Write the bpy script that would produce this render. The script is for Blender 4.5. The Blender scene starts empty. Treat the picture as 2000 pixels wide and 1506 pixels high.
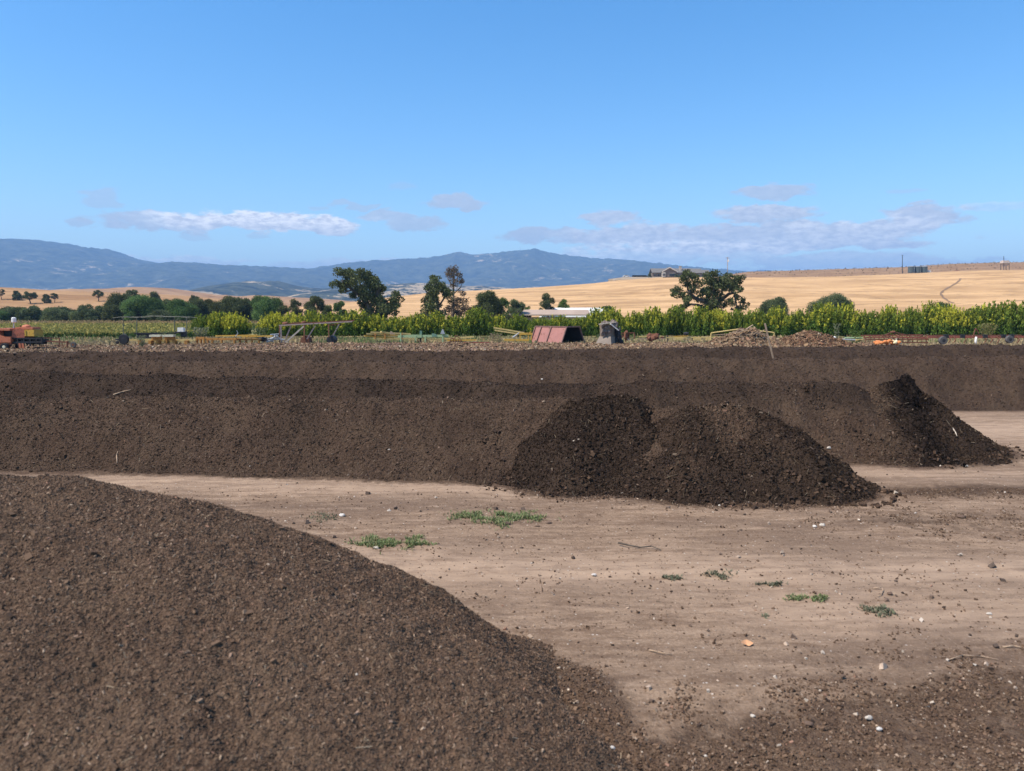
import bpy, math, random
import numpy as np
from mathutils import Vector, Matrix
random.seed(5)
RNG = np.random.default_rng(7)
S = bpy.context.scene
COL = S.collection

# ------------------------------------------------------------------ camera, sky, sun, exposure
F = 1483.0; CAMZ = 3.0
TH = math.atan((753 - 605) / F)
cd = bpy.data.cameras.new('camera'); cam = bpy.data.objects.new('camera', cd); COL.objects.link(cam)
cam.location = (0, 0, CAMZ); cam.rotation_euler = (math.pi / 2 - TH, 0, 0)
cd.sensor_fit = 'HORIZONTAL'; cd.sensor_width = 36; cd.lens = F * 36 / 2000
cd.clip_start = 0.05; cd.clip_end = 60000
cd.dof.use_dof = True; cd.dof.focus_distance = 20; cd.dof.aperture_fstop = 2.0
S.camera = cam
S.view_settings.view_transform = 'Standard'; S.view_settings.look = 'None'
S.view_settings.exposure = 0.55; S.view_settings.gamma = 1
S.cycles.use_denoising = True
S.cycles.max_bounces = 6; S.cycles.diffuse_bounces = 3; S.cycles.transmission_bounces = 4
SUN_EL = math.radians(56); SUN_AZ = math.radians(-112)      # azimuth from +Y, clockwise positive: sun on the left
sd = bpy.data.lights.new('sun', 'SUN'); sun = bpy.data.objects.new('sun', sd); COL.objects.link(sun)
sd.energy = 4.8; sd.angle = math.radians(0.5); sd.color = (1.0, 0.925, 0.82)
tosun = Vector((math.sin(SUN_AZ) * math.cos(SUN_EL), math.cos(SUN_AZ) * math.cos(SUN_EL), math.sin(SUN_EL)))
sun.rotation_euler = tosun.to_track_quat('Z', 'Y').to_euler(); sun.location = (-30, -5, 60)

def P(px, py, Y):
    "world point at depth Y seen at photo pixel"
    u = (px - 1000) / F; v = (py - 753) / F
    t = Y / (math.cos(TH) - v * math.sin(TH))
    return Vector((u * t, Y, CAMZ + t * (-math.sin(TH) - v * math.cos(TH))))
def G(px, py, z=0.0):
    "world point on the level z seen at photo pixel"
    u = (px - 1000) / F; v = (py - 753) / F
    t = (z - CAMZ) / (-math.sin(TH) - v * math.cos(TH))
    return Vector((u * t, t * (math.cos(TH) - v * math.sin(TH)), z))

# ------------------------------------------------------------------ node helpers
def nd(nt, typ, ins=None, **props):
    n = nt.nodes.new(typ)
    for k, v in props.items(): setattr(n, k, v)
    for k, v in (ins or {}).items():
        if isinstance(v, bpy.types.NodeSocket): nt.links.new(v, n.inputs[k])
        elif isinstance(v, bpy.types.Node): nt.links.new(v.outputs[0], n.inputs[k])
        else: n.inputs[k].default_value = v
    return n
def mth(nt, op, a, b=0.0, c=0.0, clamp=False):
    n = nd(nt, 'ShaderNodeMath', {0: a, 1: b, 2: c}, operation=op); n.use_clamp = clamp
    return n.outputs[0]
def rgba(c): return (c[0], c[1], c[2], 1.0)
def mix(nt, f, a, b, blend='MIX'):
    ins = {0: f, 6: rgba(a) if isinstance(a, tuple) else a, 7: rgba(b) if isinstance(b, tuple) else b}
    return nd(nt, 'ShaderNodeMix', ins, data_type='RGBA', blend_type=blend).outputs[2]
def mr(nt, v, a, b, c=0.0, d=1.0, smooth=True):
    return nd(nt, 'ShaderNodeMapRange', {0: v, 1: a, 2: b, 3: c, 4: d}, interpolation_type='SMOOTHSTEP' if smooth else 'LINEAR').outputs[0]
def noise(nt, vec, scale, detail=4, rough=0.55, dist=0.0, out='Fac'):
    return nd(nt, 'ShaderNodeTexNoise', {'Vector': vec, 'Scale': scale, 'Detail': detail, 'Roughness': rough, 'Distortion': dist}).outputs[out]
def voro(nt, vec, scale, out='Distance', feature='F1', rnd=1.0):
    return nd(nt, 'ShaderNodeTexVoronoi', {'Vector': vec, 'Scale': scale, 'Randomness': rnd}, feature=feature).outputs[out]
def scaled(nt, vec, s, rot=(0, 0, 0)):
    return nd(nt, 'ShaderNodeMapping', {'Vector': vec, 'Scale': s, 'Rotation': rot}).outputs[0]
def comb(nt, x, y, z=0.0): return nd(nt, 'ShaderNodeCombineXYZ', {0: x, 1: y, 2: z}).outputs[0]
def sep(nt, v):
    n = nd(nt, 'ShaderNodeSeparateXYZ', {0: v}); return n.outputs[0], n.outputs[1], n.outputs[2]
def attr(nt, name, out='Fac'): return nd(nt, 'ShaderNodeAttribute', attribute_name=name).outputs[out]
def new_mat(name):
    m = bpy.data.materials.new(name); m.use_nodes = True; m.node_tree.nodes.clear(); return m, m.node_tree
def finish(nt, col, rough=0.9, height=None, strength=0.4, dist=0.02, metallic=0.0, spec=0.2):
    ins = {'Base Color': rgba(col) if isinstance(col, tuple) else col, 'Roughness': rough, 'Metallic': metallic, 'Specular IOR Level': spec}
    if height is not None:
        ins['Normal'] = nd(nt, 'ShaderNodeBump', {'Strength': strength, 'Distance': dist, 'Height': height}).outputs[0]
    b = nd(nt, 'ShaderNodeBsdfPrincipled', ins)
    o = nd(nt, 'ShaderNodeOutputMaterial'); nt.links.new(b.outputs[0], o.inputs['Surface'])

# ------------------------------------------------------------------ world: Nishita sky with a band of low clouds
W = bpy.data.worlds.new('World'); S.world = W; W.use_nodes = True
nt = W.node_tree; nt.nodes.clear()
SKY_STR = 0.13
sky = nd(nt, 'ShaderNodeTexSky', sky_type='NISHITA', sun_disc=False)
sky.sun_elevation = SUN_EL; sky.sun_rotation = SUN_AZ; sky.altitude = 0; sky.air_density = 1.0; sky.dust_density = 0.3; sky.ozone_density = 2.2
skyc = nd(nt, 'ShaderNodeHueSaturation', {'Hue': 0.5, 'Saturation': 1.36, 'Value': 1.12, 'Color': sky}).outputs[0]
tc = nd(nt, 'ShaderNodeTexCoord').outputs['Generated']
dx, dy, dz = sep(nt, tc)
az = mth(nt, 'ARCTAN2', dx, dy); el = mth(nt, 'ARCSINE', dz)
ae = comb(nt, az, mth(nt, 'MULTIPLY', el, 2.6))
w1 = nd(nt, 'ShaderNodeTexNoise', {'Vector': ae, 'Scale': 22.0, 'Detail': 7.0, 'Roughness': 0.62})
wr, wg, wb = sep(nt, w1.outputs['Color'])
azw = mth(nt, 'ADD', az, mth(nt, 'MULTIPLY', mth(nt, 'SUBTRACT', wr, 0.5), 0.060))
elw = mth(nt, 'ADD', el, mth(nt, 'MULTIPLY', mth(nt, 'SUBTRACT', wg, 0.5), 0.030))
#        px,   py,  half w, half h, opacity, whiteness
CLOUDS = [(520, 434, 160, 17, .95, 1.0), (330, 433, 125, 14, .8, .2), (640, 440, 62, 17, .85, .5), (760, 424, 52, 13, .7, .2), (815, 438, 62, 16, .7, .15), (885, 397, 58, 14, .75, .15),
          (195, 388, 30, 18, .45, .1), (152, 434, 22, 9, .6, .1), (685, 401, 45, 7, .5, .1), (380, 460, 34, 10, .4, .1), (508, 462, 22, 7, .4, .1),
          (620, 408, 22, 7, .35, .1), (1195, 424, 58, 16, .85, .3), (1498, 418, 86, 19, .9, .35), (1512, 374, 68, 15, .75, .15), (1805, 424, 70, 22, .9, .25),
          (1080, 460, 110, 14, .8, .1), (1240, 462, 120, 24, .9, .4), (1400, 466, 120, 27, .95, .3), (1550, 458, 100, 24, .95, .2), (1680, 458, 120, 26, .95, .55), (1520, 480, 260, 13, .9, .5),
          (1290, 498, 230, 20, .7, .75), (1560, 512, 130, 13, .75, .3), (1690, 510, 110, 16, .75, .4), (1830, 515, 90, 9, .6, .2), (690, 514, 105, 14, .65, .45), (590, 520, 80, 9, .5, .4), (370, 509, 120, 8, .6, .8), (940, 510, 40, 9, .35, .5),
          (1770, 372, 32, 5, .35, .1), (1960, 400, 60, 8, .3, .7), (785, 362, 36, 7, .25, .1)]
field = None; opac = None; whit = None
for (px, py, hw, hh, op, wh) in CLOUDS:
    p = P(px, py, 1000.0) - Vector((0, 0, CAMZ)); p.normalize()
    ca = math.atan2(p.x, p.y); ce = math.asin(p.z); ra = 1.12 * hw / F; re = 1.15 * hh / F
    a = mth(nt, 'DIVIDE', mth(nt, 'SUBTRACT', azw, ca), ra); b = mth(nt, 'DIVIDE', mth(nt, 'SUBTRACT', elw, ce), re)
    d = mth(nt, 'ADD', mth(nt, 'MULTIPLY', a, a), mth(nt, 'MULTIPLY', b, b))
    f = mth(nt, 'SUBTRACT', 1.0, d); o = mr(nt, d, 2.2, 0.6, 0.0, op)
    wm = mth(nt, 'MULTIPLY', o, mr(nt, b, -0.7, 0.7, 0.5, 1.0, False)); wm = mth(nt, 'MULTIPLY', wm, wh / op)
    field = f if field is None else mth(nt, 'MAXIMUM', field, f)
    opac = o if opac is None else mth(nt, 'MAXIMUM', opac, o)
    whit = wm if whit is None else mth(nt, 'MAXIMUM', whit, wm)
n2 = noise(nt, ae, 30.0, 8, 0.58)
dens = mr(nt, mth(nt, 'ADD', field, mth(nt, 'MULTIPLY', mth(nt, 'SUBTRACT', n2, 0.5), 2.2)), 0.0, 0.60)
dens = mth(nt, 'MINIMUM', mth(nt, 'MULTIPLY', dens, mth(nt, 'MULTIPLY', opac, 1.0)), 0.92)
whit = mth(nt, 'MULTIPLY', whit, mr(nt, noise(nt, ae, 70.0, 5, 0.65), 0.32, 0.66, 0.25, 1.35), clamp=True)
k = 1.0 / SKY_STR
cloudc = mix(nt, whit, tuple(k * c for c in (0.405, 0.415, 0.470)), tuple(k * c for c in (1.05, 0.99, 0.95)))
fin = mix(nt, dens, skyc, cloudc)
bg = nd(nt, 'ShaderNodeBackground', {'Color': fin, 'Strength': SKY_STR})
wo = nd(nt, 'ShaderNodeOutputWorld'); nt.links.new(bg.outputs[0], wo.inputs['Surface'])

# ------------------------------------------------------------------ object helpers
def put(name, mesh, parent=None):
    o = bpy.data.objects.new(name, mesh); COL.objects.link(o)
    if parent is not None: o.parent = parent
    return o
def tag(o, label=None, cat=None, group=None, kind=None):
    if label: o['label'] = label
    if cat: o['category'] = cat
    if group: o['group'] = group
    if kind: o['kind'] = kind
    return o
def thing(name, label, cat, loc, group=None):
    o = bpy.data.objects.new(name, None); COL.objects.link(o); o.location = loc; o.empty_display_size = 0.3
    return tag(o, label, cat, group)
def dup(root, loc, label, group=None, rz=0.0, sc=(1, 1, 1)):
    r = root.copy(); COL.objects.link(r); r.location = loc; r.rotation_euler = (0, 0, rz); r.scale = sc; r['label'] = label
    if group: r['group'] = group
    for ch in list(root.children):
        c = ch.copy(); COL.objects.link(c); c.parent = r
        for g in list(ch.children):
            e = g.copy(); COL.objects.link(e); e.parent = c
    return r
def np_mesh(name, v, faces, mats, mat_idx=None, fattr=None, cattr=None, smooth=False):
    "v (N,3); faces list of int arrays (M,k)"
    me = bpy.data.meshes.new(name); v = np.ascontiguousarray(v, dtype=np.float32)
    me.vertices.add(len(v)); me.vertices.foreach_set('co', v.ravel())
    loops = np.concatenate([f.ravel() for f in faces]).astype(np.int32)
    sizes = np.concatenate([np.full(len(f), f.shape[1]) for f in faces]).astype(np.int32)
    starts = np.concatenate([[0], np.cumsum(sizes)[:-1]]).astype(np.int32)
    me.loops.add(len(loops)); me.loops.foreach_set('vertex_index', loops)
    me.polygons.add(len(sizes)); me.polygons.foreach_set('loop_start', starts)
    try: me.polygons.foreach_set('loop_total', sizes)
    except Exception: pass
    if mat_idx is not None: me.polygons.foreach_set('material_index', np.asarray(mat_idx, dtype=np.int32))
    me.polygons.foreach_set('use_smooth', np.full(len(sizes), bool(smooth)))
    for m in mats: me.materials.append(m)
    for n, a in (fattr or {}).items():
        at = me.attributes.new(n, 'FLOAT', 'POINT'); at.data.foreach_set('value', np.ascontiguousarray(a, dtype=np.float32))
    for n, a in (cattr or {}).items():
        at = me.attributes.new(n, 'FLOAT_COLOR', 'POINT'); a4 = np.ones((len(v), 4), np.float32); a4[:, :3] = a
        at.data.foreach_set('color', a4.ravel())
    me.update(calc_edges=True); me.validate()
    return me

class MB:
    "collects simple solids into one mesh"
    def __init__(s): s.v = []; s.f = []
    def add(s, vs, fs):
        b = len(s.v); s.v += [tuple(x) for x in vs]; s.f += [tuple(i + b for i in f) for f in fs]; return s
    def box(s, c, d, rot=None):
        hx, hy, hz = d[0] / 2, d[1] / 2, d[2] / 2; c = Vector(c)
        vs = [Vector((x * hx, y * hy, z * hz)) for z in (-1, 1) for y in (-1, 1) for x in (-1, 1)]
        if rot is not None: vs = [rot @ q for q in vs]
        return s.add([q + c for q in vs], [(0, 2, 3, 1), (4, 5, 7, 6), (0, 1, 5, 4), (2, 6, 7, 3), (0, 4, 6, 2), (1, 3, 7, 5)])
    def bar(s, p, q, w, h=None):
        p = Vector(p); q = Vector(q); h = h or w; d = q - p; L = d.length
        r = d.to_track_quat('X', 'Z').to_matrix()
        return s.box((p + q) / 2, (L, w, h), r)
    def tube(s, p, q, r, n=8, r2=None):
        p = Vector(p); q = Vector(q); r2 = r if r2 is None else r2
        m = (q - p).to_track_quat('Z', 'Y').to_matrix(); vs = []
        for c, rr in ((p, r), (q, r2)):
            for i in range(n):
                a = 2 * math.pi * i / n; vs.append(c + m @ Vector((rr * math.cos(a), rr * math.sin(a), 0)))
        fs = [(i, (i + 1) % n, n + (i + 1) % n, n + i) for i in range(n)] + [tuple(range(n - 1, -1, -1)), tuple(range(n, 2 * n))]
        return s.add(vs, fs)
    def path(s, pts, r0, r1, n=6):
        for i in range(len(pts) - 1):
            a = r0 + (r1 - r0) * i / (len(pts) - 1); b = r0 + (r1 - r0) * (i + 1) / (len(pts) - 1)
            s.tube(pts[i], pts[i + 1], a, n, b)
        return s
    def prism(s, poly, y0, y1):
        "poly of (x,z) points, extruded along y"
        n = len(poly); vs = [(x, y0, z) for x, z in poly] + [(x, y1, z) for x, z in poly]
        fs = [tuple(range(n)), tuple(range(2 * n - 1, n - 1, -1))] + [(i, i + n, (i + 1) % n + n, (i + 1) % n) for i in range(n)]
        return s.add(vs, fs)
    def lathe(s, c, prof, axis='Y', n=18):
        "prof of (radius, along) round an axis through c"
        c = Vector(c); vs = []; fs = []
        for r, a in prof:
            for i in range(n):
                t = 2 * math.pi * i / n; p = (r * math.cos(t), r * math.sin(t))
                vs.append(c + (Vector((p[0], a, p[1])) if axis == 'Y' else Vector((a, p[0], p[1])) if axis == 'X' else Vector((p[0], p[1], a))))
        for k in range(len(prof) - 1):
            for i in range(n): fs.append((k * n + i, k * n + (i + 1) % n, (k + 1) * n + (i + 1) % n, (k + 1) * n + i))
        fs.append(tuple(range(n - 1, -1, -1))); fs.append(tuple(range((len(prof) - 1) * n, len(prof) * n)))
        return s.add(vs, fs)
    def blob(s, c, r, seed=0, rough=0.25, n=8):
        rr = random.Random(seed); c = Vector(c); r = Vector(r) if not isinstance(r, (int, float)) else Vector((r, r, r)); vs = []; fs = []
        ph = [rr.uniform(0, 6.28) for _ in range(6)]
        for j in range(n - 1):
            th = math.pi * (j + 1) / n
            for i in range(2 * n):
                a = math.pi * i / n
                k = 1 + rough * (0.5 * math.sin(2 * a + ph[0] + th) + 0.35 * math.sin(3 * a + ph[1] - 2 * th) + 0.3 * math.cos(3 * th + ph[2]) + rr.uniform(-.35, .35))
                vs.append(c + Vector((math.sin(th) * math.cos(a) * r.x * k, math.sin(th) * math.sin(a) * r.y * k, math.cos(th) * r.z * k)))
        m = 2 * n; top = len(vs); vs.append(c + Vector((0, 0, r.z))); bot = len(vs); vs.append(c - Vector((0, 0, r.z)))
        for j in range(n - 2):
            for i in range(m): fs.append((j * m + i, (j + 1) * m + i, (j + 1) * m + (i + 1) % m, j * m + (i + 1) % m))
        for i in range(m): fs.append((top, i, (i + 1) % m)); fs.append((bot, (n - 2) * m + (i + 1) % m, (n - 2) * m + i))
        return s.add(vs, fs)
    def build(s, name, mat, parent=None, smooth=False, origin=None):
        o0 = Vector((0, 0, 0))
        q = parent
        while q is not None: o0 = o0 + q.location; q = q.parent
        if origin is not None: o0 = Vector(origin)
        me = bpy.data.meshes.new(name); me.from_pydata([(a[0] - o0.x, a[1] - o0.y, a[2] - o0.z) for a in s.v], [], s.f)
        if smooth: me.polygons.foreach_set('use_smooth', [True] * len(me.polygons))
        me.materials.append(mat); me.update()
        o = put(name, me, parent)
        if origin is not None and parent is None: o.location = origin
        return o

# ------------------------------------------------------------------ noise
def _hash(ix, iy, seed):
    h = (ix.astype(np.int64) * 374761393 + iy.astype(np.int64) * 668265263 + seed * 1442695041) & 0xFFFFFFFF
    h = ((h ^ (h >> 13)) * 1274126177) & 0xFFFFFFFF
    return ((h ^ (h >> 16)) & 0xFFFF) / 65536.0
def perlin(x, y, seed=0):
    ix = np.floor(x); iy = np.floor(y); fx = x - ix; fy = y - iy
    u = fx * fx * fx * (fx * (fx * 6 - 15) + 10); v = fy * fy * fy * (fy * (fy * 6 - 15) + 10)
    def g(ox, oy):
        a = _hash(ix + ox, iy + oy, seed) * 2 * math.pi
        return np.cos(a) * (fx - ox) + np.sin(a) * (fy - oy)
    a = g(0, 0); b = g(1, 0); c = g(0, 1); d = g(1, 1)
    return ((a + u * (b - a)) * (1 - v) + (c + u * (d - c)) * v) * 1.4
def fbm(x, y, octv=4, seed=0, gain=0.5):
    s = 0; a = 1.0
    for i in range(octv):
        s = s + a * perlin(x, y, seed + i * 17); x = x * 2.03 + 5.1; y = y * 2.03 + 3.7; a *= gain
    return s
def sst(x, a, b):
    t = np.clip((x - a) / (b - a), 0, 1); return t * t * (3 - 2 * t)
def grid(xs, ys):
    X, Y = np.meshgrid(xs, ys); ny, nx = X.shape
    i = np.arange(ny * nx).reshape(ny, nx)
    q = np.stack([i[:-1, :-1].ravel(), i[:-1, 1:].ravel(), i[1:, 1:].ravel(), i[1:, :-1].ravel()], 1)
    return X, Y, q

# ------------------------------------------------------------------ materials
def soil_colour(nt, vec, moist_shade=None):
    "crumbly dark compost colour and a height for bump"
    warp = noise(nt, vec, 30.0, 2, 0.5, 0, 'Color')
    v2 = mix(nt, 0.03, vec, warp, 'ADD')
    vc = nd(nt, 'ShaderNodeTexVoronoi', {'Vector': v2, 'Scale': 55.0, 'Randomness': 1.0})
    cr, cg, cb = sep(nt, vc.outputs['Color'])
    n1 = noise(nt, vec, 22.0, 6, 0.65); n2 = noise(nt, vec, 1.3, 4, 0.6)
    base = mix(nt, mr(nt, n1, 0.34, 0.66), (0.078, 0.046, 0.029), (0.145, 0.090, 0.058))
    base = mix(nt, mr(nt, n2, 0.35, 0.7, 0.0, 0.7), base, (0.155, 0.100, 0.063))
    base = mix(nt, mr(nt, cr, 0.86, 0.94, 0.0, 0.5), base, (0.21, 0.145, 0.095))
    base = mix(nt, mr(nt, cg, 0.88, 0.92, 0.0, 0.6), base, (0.045, 0.029, 0.021))
    if moist_shade is not None: base = mix(nt, mth(nt, 'MULTIPLY', moist_shade, 0.72), base, (0.018, 0.012, 0.0095))
    fine = noise(nt, vec, 110.0, 3, 0.6)
    h = mth(nt, 'ADD', mth(nt, 'MULTIPLY', vc.outputs['Distance'], -0.8), mth(nt, 'ADD', mth(nt, 'MULTIPLY', n1, 1.4), mth(nt, 'MULTIPLY', fine, 0.5)))
    return base, h
def mat_compost():
    m, nt = new_mat('compost'); vec = nd(nt, 'ShaderNodeTexCoord').outputs['Object']
    c, h = soil_colour(nt, vec, attr(nt, 'moist_shade')); finish(nt, c, 0.95, h, 0.85, 0.03, spec=0.1); return m
def mat_tint(name, rough=0.9, transl=0.0):
    m, nt = new_mat(name); c = attr(nt, 'tint', 'Color')
    if transl <= 0: finish(nt, c, rough, spec=0.1)
    else:
        d = nd(nt, 'ShaderNodeBsdfDiffuse', {'Color': c}); t = nd(nt, 'ShaderNodeBsdfTranslucent', {'Color': c})
        x = nd(nt, 'ShaderNodeMixShader', {0: transl, 1: d, 2: t}); o = nd(nt, 'ShaderNodeOutputMaterial'); nt.links.new(x.outputs[0], o.inputs['Surface'])
    return m
def mat_ground():
    m, nt = new_mat('dirt'); vec = nd(nt, 'ShaderNodeTexCoord').outputs['Object']
    lane = attr(nt, 'lane'); comp = attr(nt, 'compost'); zone = attr(nt, 'zone')
    big = noise(nt, vec, 0.35, 5, 0.6, 0.5)
    st1 = noise(nt, scaled(nt, vec, (0.22, 3.2, 1), (0, 0, 0.04)), 1.6, 6, 0.65, 0.3)
    st2 = noise(nt, scaled(nt, vec, (0.35, 2.0, 1), (0, 0, -0.10)), 3.0, 5, 0.65, 0.2)
    fine = noise(nt, vec, 34.0, 5, 0.78)
    st1 = mth(nt, 'ADD', mth(nt, 'MULTIPLY', st1, 0.45), mth(nt, 'MULTIPLY', noise(nt, scaled(nt, vec, (0.6, 1.5, 1)), 4.0, 8, 0.72, 0.4), 0.55))
    c = mix(nt, mr(nt, st1, 0.38, 0.60), (0.160, 0.100, 0.063), (0.312, 0.212, 0.138))
    c = mix(nt, mr(nt, big, 0.42, 0.66, 0.0, 0.8), c, (0.165, 0.108, 0.072))
    c = mix(nt, mr(nt, noise(nt, scaled(nt, vec, (0.10, 0.9, 1), (0, 0, 0.05)), 1.3, 5, 0.6, 0.6), 0.50, 0.64, 0.0, 0.65), c, (0.15, 0.098, 0.066))
    c = mix(nt, mr(nt, st2, 0.50, 0.68, 0.0, 0.6), c, (0.36, 0.25, 0.167))
    c = mix(nt, mr(nt, fine, 0.50, 0.66, 0.0, 0.6), c, (0.15, 0.098, 0.066))
    mid = noise(nt, scaled(nt, vec, (0.7, 1.3, 1)), 9.0, 7, 0.78)
    c = mix(nt, mr(nt, mid, 0.52, 0.63, 0.0, 0.55), c, (0.135, 0.085, 0.055))
    c = mix(nt, mr(nt, fine, 0.46, 0.36, 0.0, 0.4), c, (0.46, 0.34, 0.245))
    c = mix(nt, mth(nt, 'MULTIPLY', lane, mr(nt, mth(nt, 'ADD', st1, mth(nt, 'MULTIPLY', fine, .25)), 0.48, 0.70, 0.25, 0.85)), c, (0.425, 0.295, 0.198))
    vc = nd(nt, 'ShaderNodeTexVoronoi', {'Vector': vec, 'Scale': 24.0}); cr, cg, cb = sep(nt, vc.outputs['Color'])
    c = mix(nt, mth(nt, 'MULTIPLY', mr(nt, cr, 0.90, 0.93), mr(nt, vc.outputs['Distance'], 0.34, 0.2)), c, (0.10, 0.07, 0.05))
    c = mix(nt, mth(nt, 'MULTIPLY', mr(nt, cg, 0.955, 0.97), mr(nt, vc.outputs['Distance'], 0.30, 0.2)), c, (0.50, 0.42, 0.34))
    sc, sh = soil_colour(nt, vec); sc = mix(nt, 0.10, sc, (0.02, 0.014, 0.010))
    cm = mr(nt, mth(nt, 'ADD', comp, mth(nt, 'MULTIPLY', mth(nt, 'SUBTRACT', noise(nt, vec, 5.0, 6, 0.7), 0.5), 1.1)), 0.25, 0.72)
    c = mix(nt, cm, c, sc)
    dry = mix(nt, mr(nt, noise(nt, scaled(nt, vec, (0.3, 1, 1)), 0.12, 6, 0.65), 0.35, 0.65), (0.33, 0.23, 0.11), (0.15, 0.17, 0.06))
    c = mix(nt, zone, c, dry)
    h = mth(nt, 'ADD', mth(nt, 'MULTIPLY', fine, 0.7), mth(nt, 'ADD', mth(nt, 'MULTIPLY', st1, 0.8), mth(nt, 'MULTIPLY', sh, mth(nt, 'MULTIPLY', cm, 0.9))))
    finish(nt, c, 0.95, mth(nt, 'ADD', h, mid), 0.75, 0.03, spec=0.1); return m
def mat_field(name, a, b, c3, sx=0.012, sy=0.10, fine=0.8):
    "a dry field streaked along the contour"
    m, nt = new_mat(name); vec = nd(nt, 'ShaderNodeTexCoord').outputs['Object']
    s1 = noise(nt, scaled(nt, vec, (sx, sy, sy * 3)), 1.0, 7, 0.65, 0.4)
    s2 = noise(nt, scaled(nt, vec, (sx * 6, sy * 6, sy * 12)), 1.0, 5, 0.65)
    s3 = noise(nt, vec, 0.012, 4, 0.6)
    c = mix(nt, mr(nt, s1, 0.36, 0.62), a, b)
    c = mix(nt, mr(nt, s2, 0.53, 0.66, 0.0, 0.75), c, c3)
    c = mix(nt, mr(nt, s3, 0.45, 0.7, 0.0, 0.5), c, b)
    finish(nt, c, 0.95, s2, 0.5, 0.4, spec=0.05); return m
def mat_mountain():
    m, nt = new_mat('chaparral'); vec = nd(nt, 'ShaderNodeTexCoord').outputs['Object']
    grassy = attr(nt, 'grassy')
    n1 = noise(nt, vec, 0.012, 7, 0.72); n2 = noise(nt, vec, 0.0016, 5, 0.6); n3 = noise(nt, vec, 0.03, 4, 0.7)
    c = mix(nt, mr(nt, n1, 0.35, 0.65), (0.010, 0.014, 0.009), (0.085, 0.088, 0.05))
    g = mth(nt, 'ADD', mth(nt, 'MULTIPLY', n1, 0.9), mth(nt, 'ADD', mth(nt, 'MULTIPLY', n2, 0.75), mth(nt, 'MULTIPLY', grassy, 0.30)))
    c = mix(nt, mr(nt, g, 0.985, 1.05, 0.0, 0.85), c, (0.50, 0.37, 0.22))
    c = mix(nt, mth(nt, 'MULTIPLY', mr(nt, n3, 0.60, 0.68), mr(nt, grassy, 0.2, 0.7)), c, (0.02, 0.028, 0.016))
    finish(nt, c, 0.95, n1, 0.8, 30.0, spec=0.05); return m
def mat_paint(name, col, rust=0.4, rough=0.6, scale=6.0, rustcol=(0.13, 0.055, 0.03), metallic=0.0):
    m, nt = new_mat(name); vec = nd(nt, 'ShaderNodeTexCoord').outputs['Object']
    n1 = noise(nt, vec, scale, 6, 0.7, 0.3); n2 = noise(nt, vec, scale * 0.3, 4, 0.6)
    c = mix(nt, mr(nt, n2, 0.3, 0.7, 0.0, 0.5), col, tuple(x * 0.7 for x in col))
    c = mix(nt, mr(nt, n1, 0.66 - 0.3 * rust, 0.76 - 0.25 * rust, 0.0, 0.85), c, rustcol)
    finish(nt, c, rough, n1, 0.25, 0.01, metallic); return m
def mat_wood(name, a, b, s=(1, 1, 12)):
    m, nt = new_mat(name); vec = nd(nt, 'ShaderNodeTexCoord').outputs['Object']
    n1 = noise(nt, scaled(nt, vec, s), 3.0, 6, 0.65)
    finish(nt, mix(nt, mr(nt, n1, 0.3, 0.7), a, b), 0.85, n1, 0.4, 0.01); return m

M_COMPOST = mat_compost(); M_CHIP = mat_tint('wood_chip'); M_GROUND = mat_ground()
M_LEAF = mat_tint('leaf', transl=0.30); M_LEAF_DARK = mat_tint('oak_leaf', transl=0.22)
M_BARK = mat_wood('bark', (0.045, 0.035, 0.028), (0.11, 0.09, 0.07))
M_DRYBARK = mat_wood('dry_bark', (0.09, 0.07, 0.055), (0.19, 0.15, 0.115))
M_GOLD = mat_field('straw', (0.38, 0.225, 0.105), (0.58, 0.36, 0.175), (0.18, 0.11, 0.055), 0.012, 0.055)
M_GRASSHILL = mat_field('dry_grass', (0.25, 0.135, 0.062), (0.38, 0.225, 0.11), (0.15, 0.085, 0.042), 0.01, 0.04)
M_VINE = mat_field('vineyard_soil', (0.23, 0.135, 0.072), (0.29, 0.18, 0.10), (0.15, 0.09, 0.05), 0.05, 0.10)
M_MTN = mat_mountain()

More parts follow.
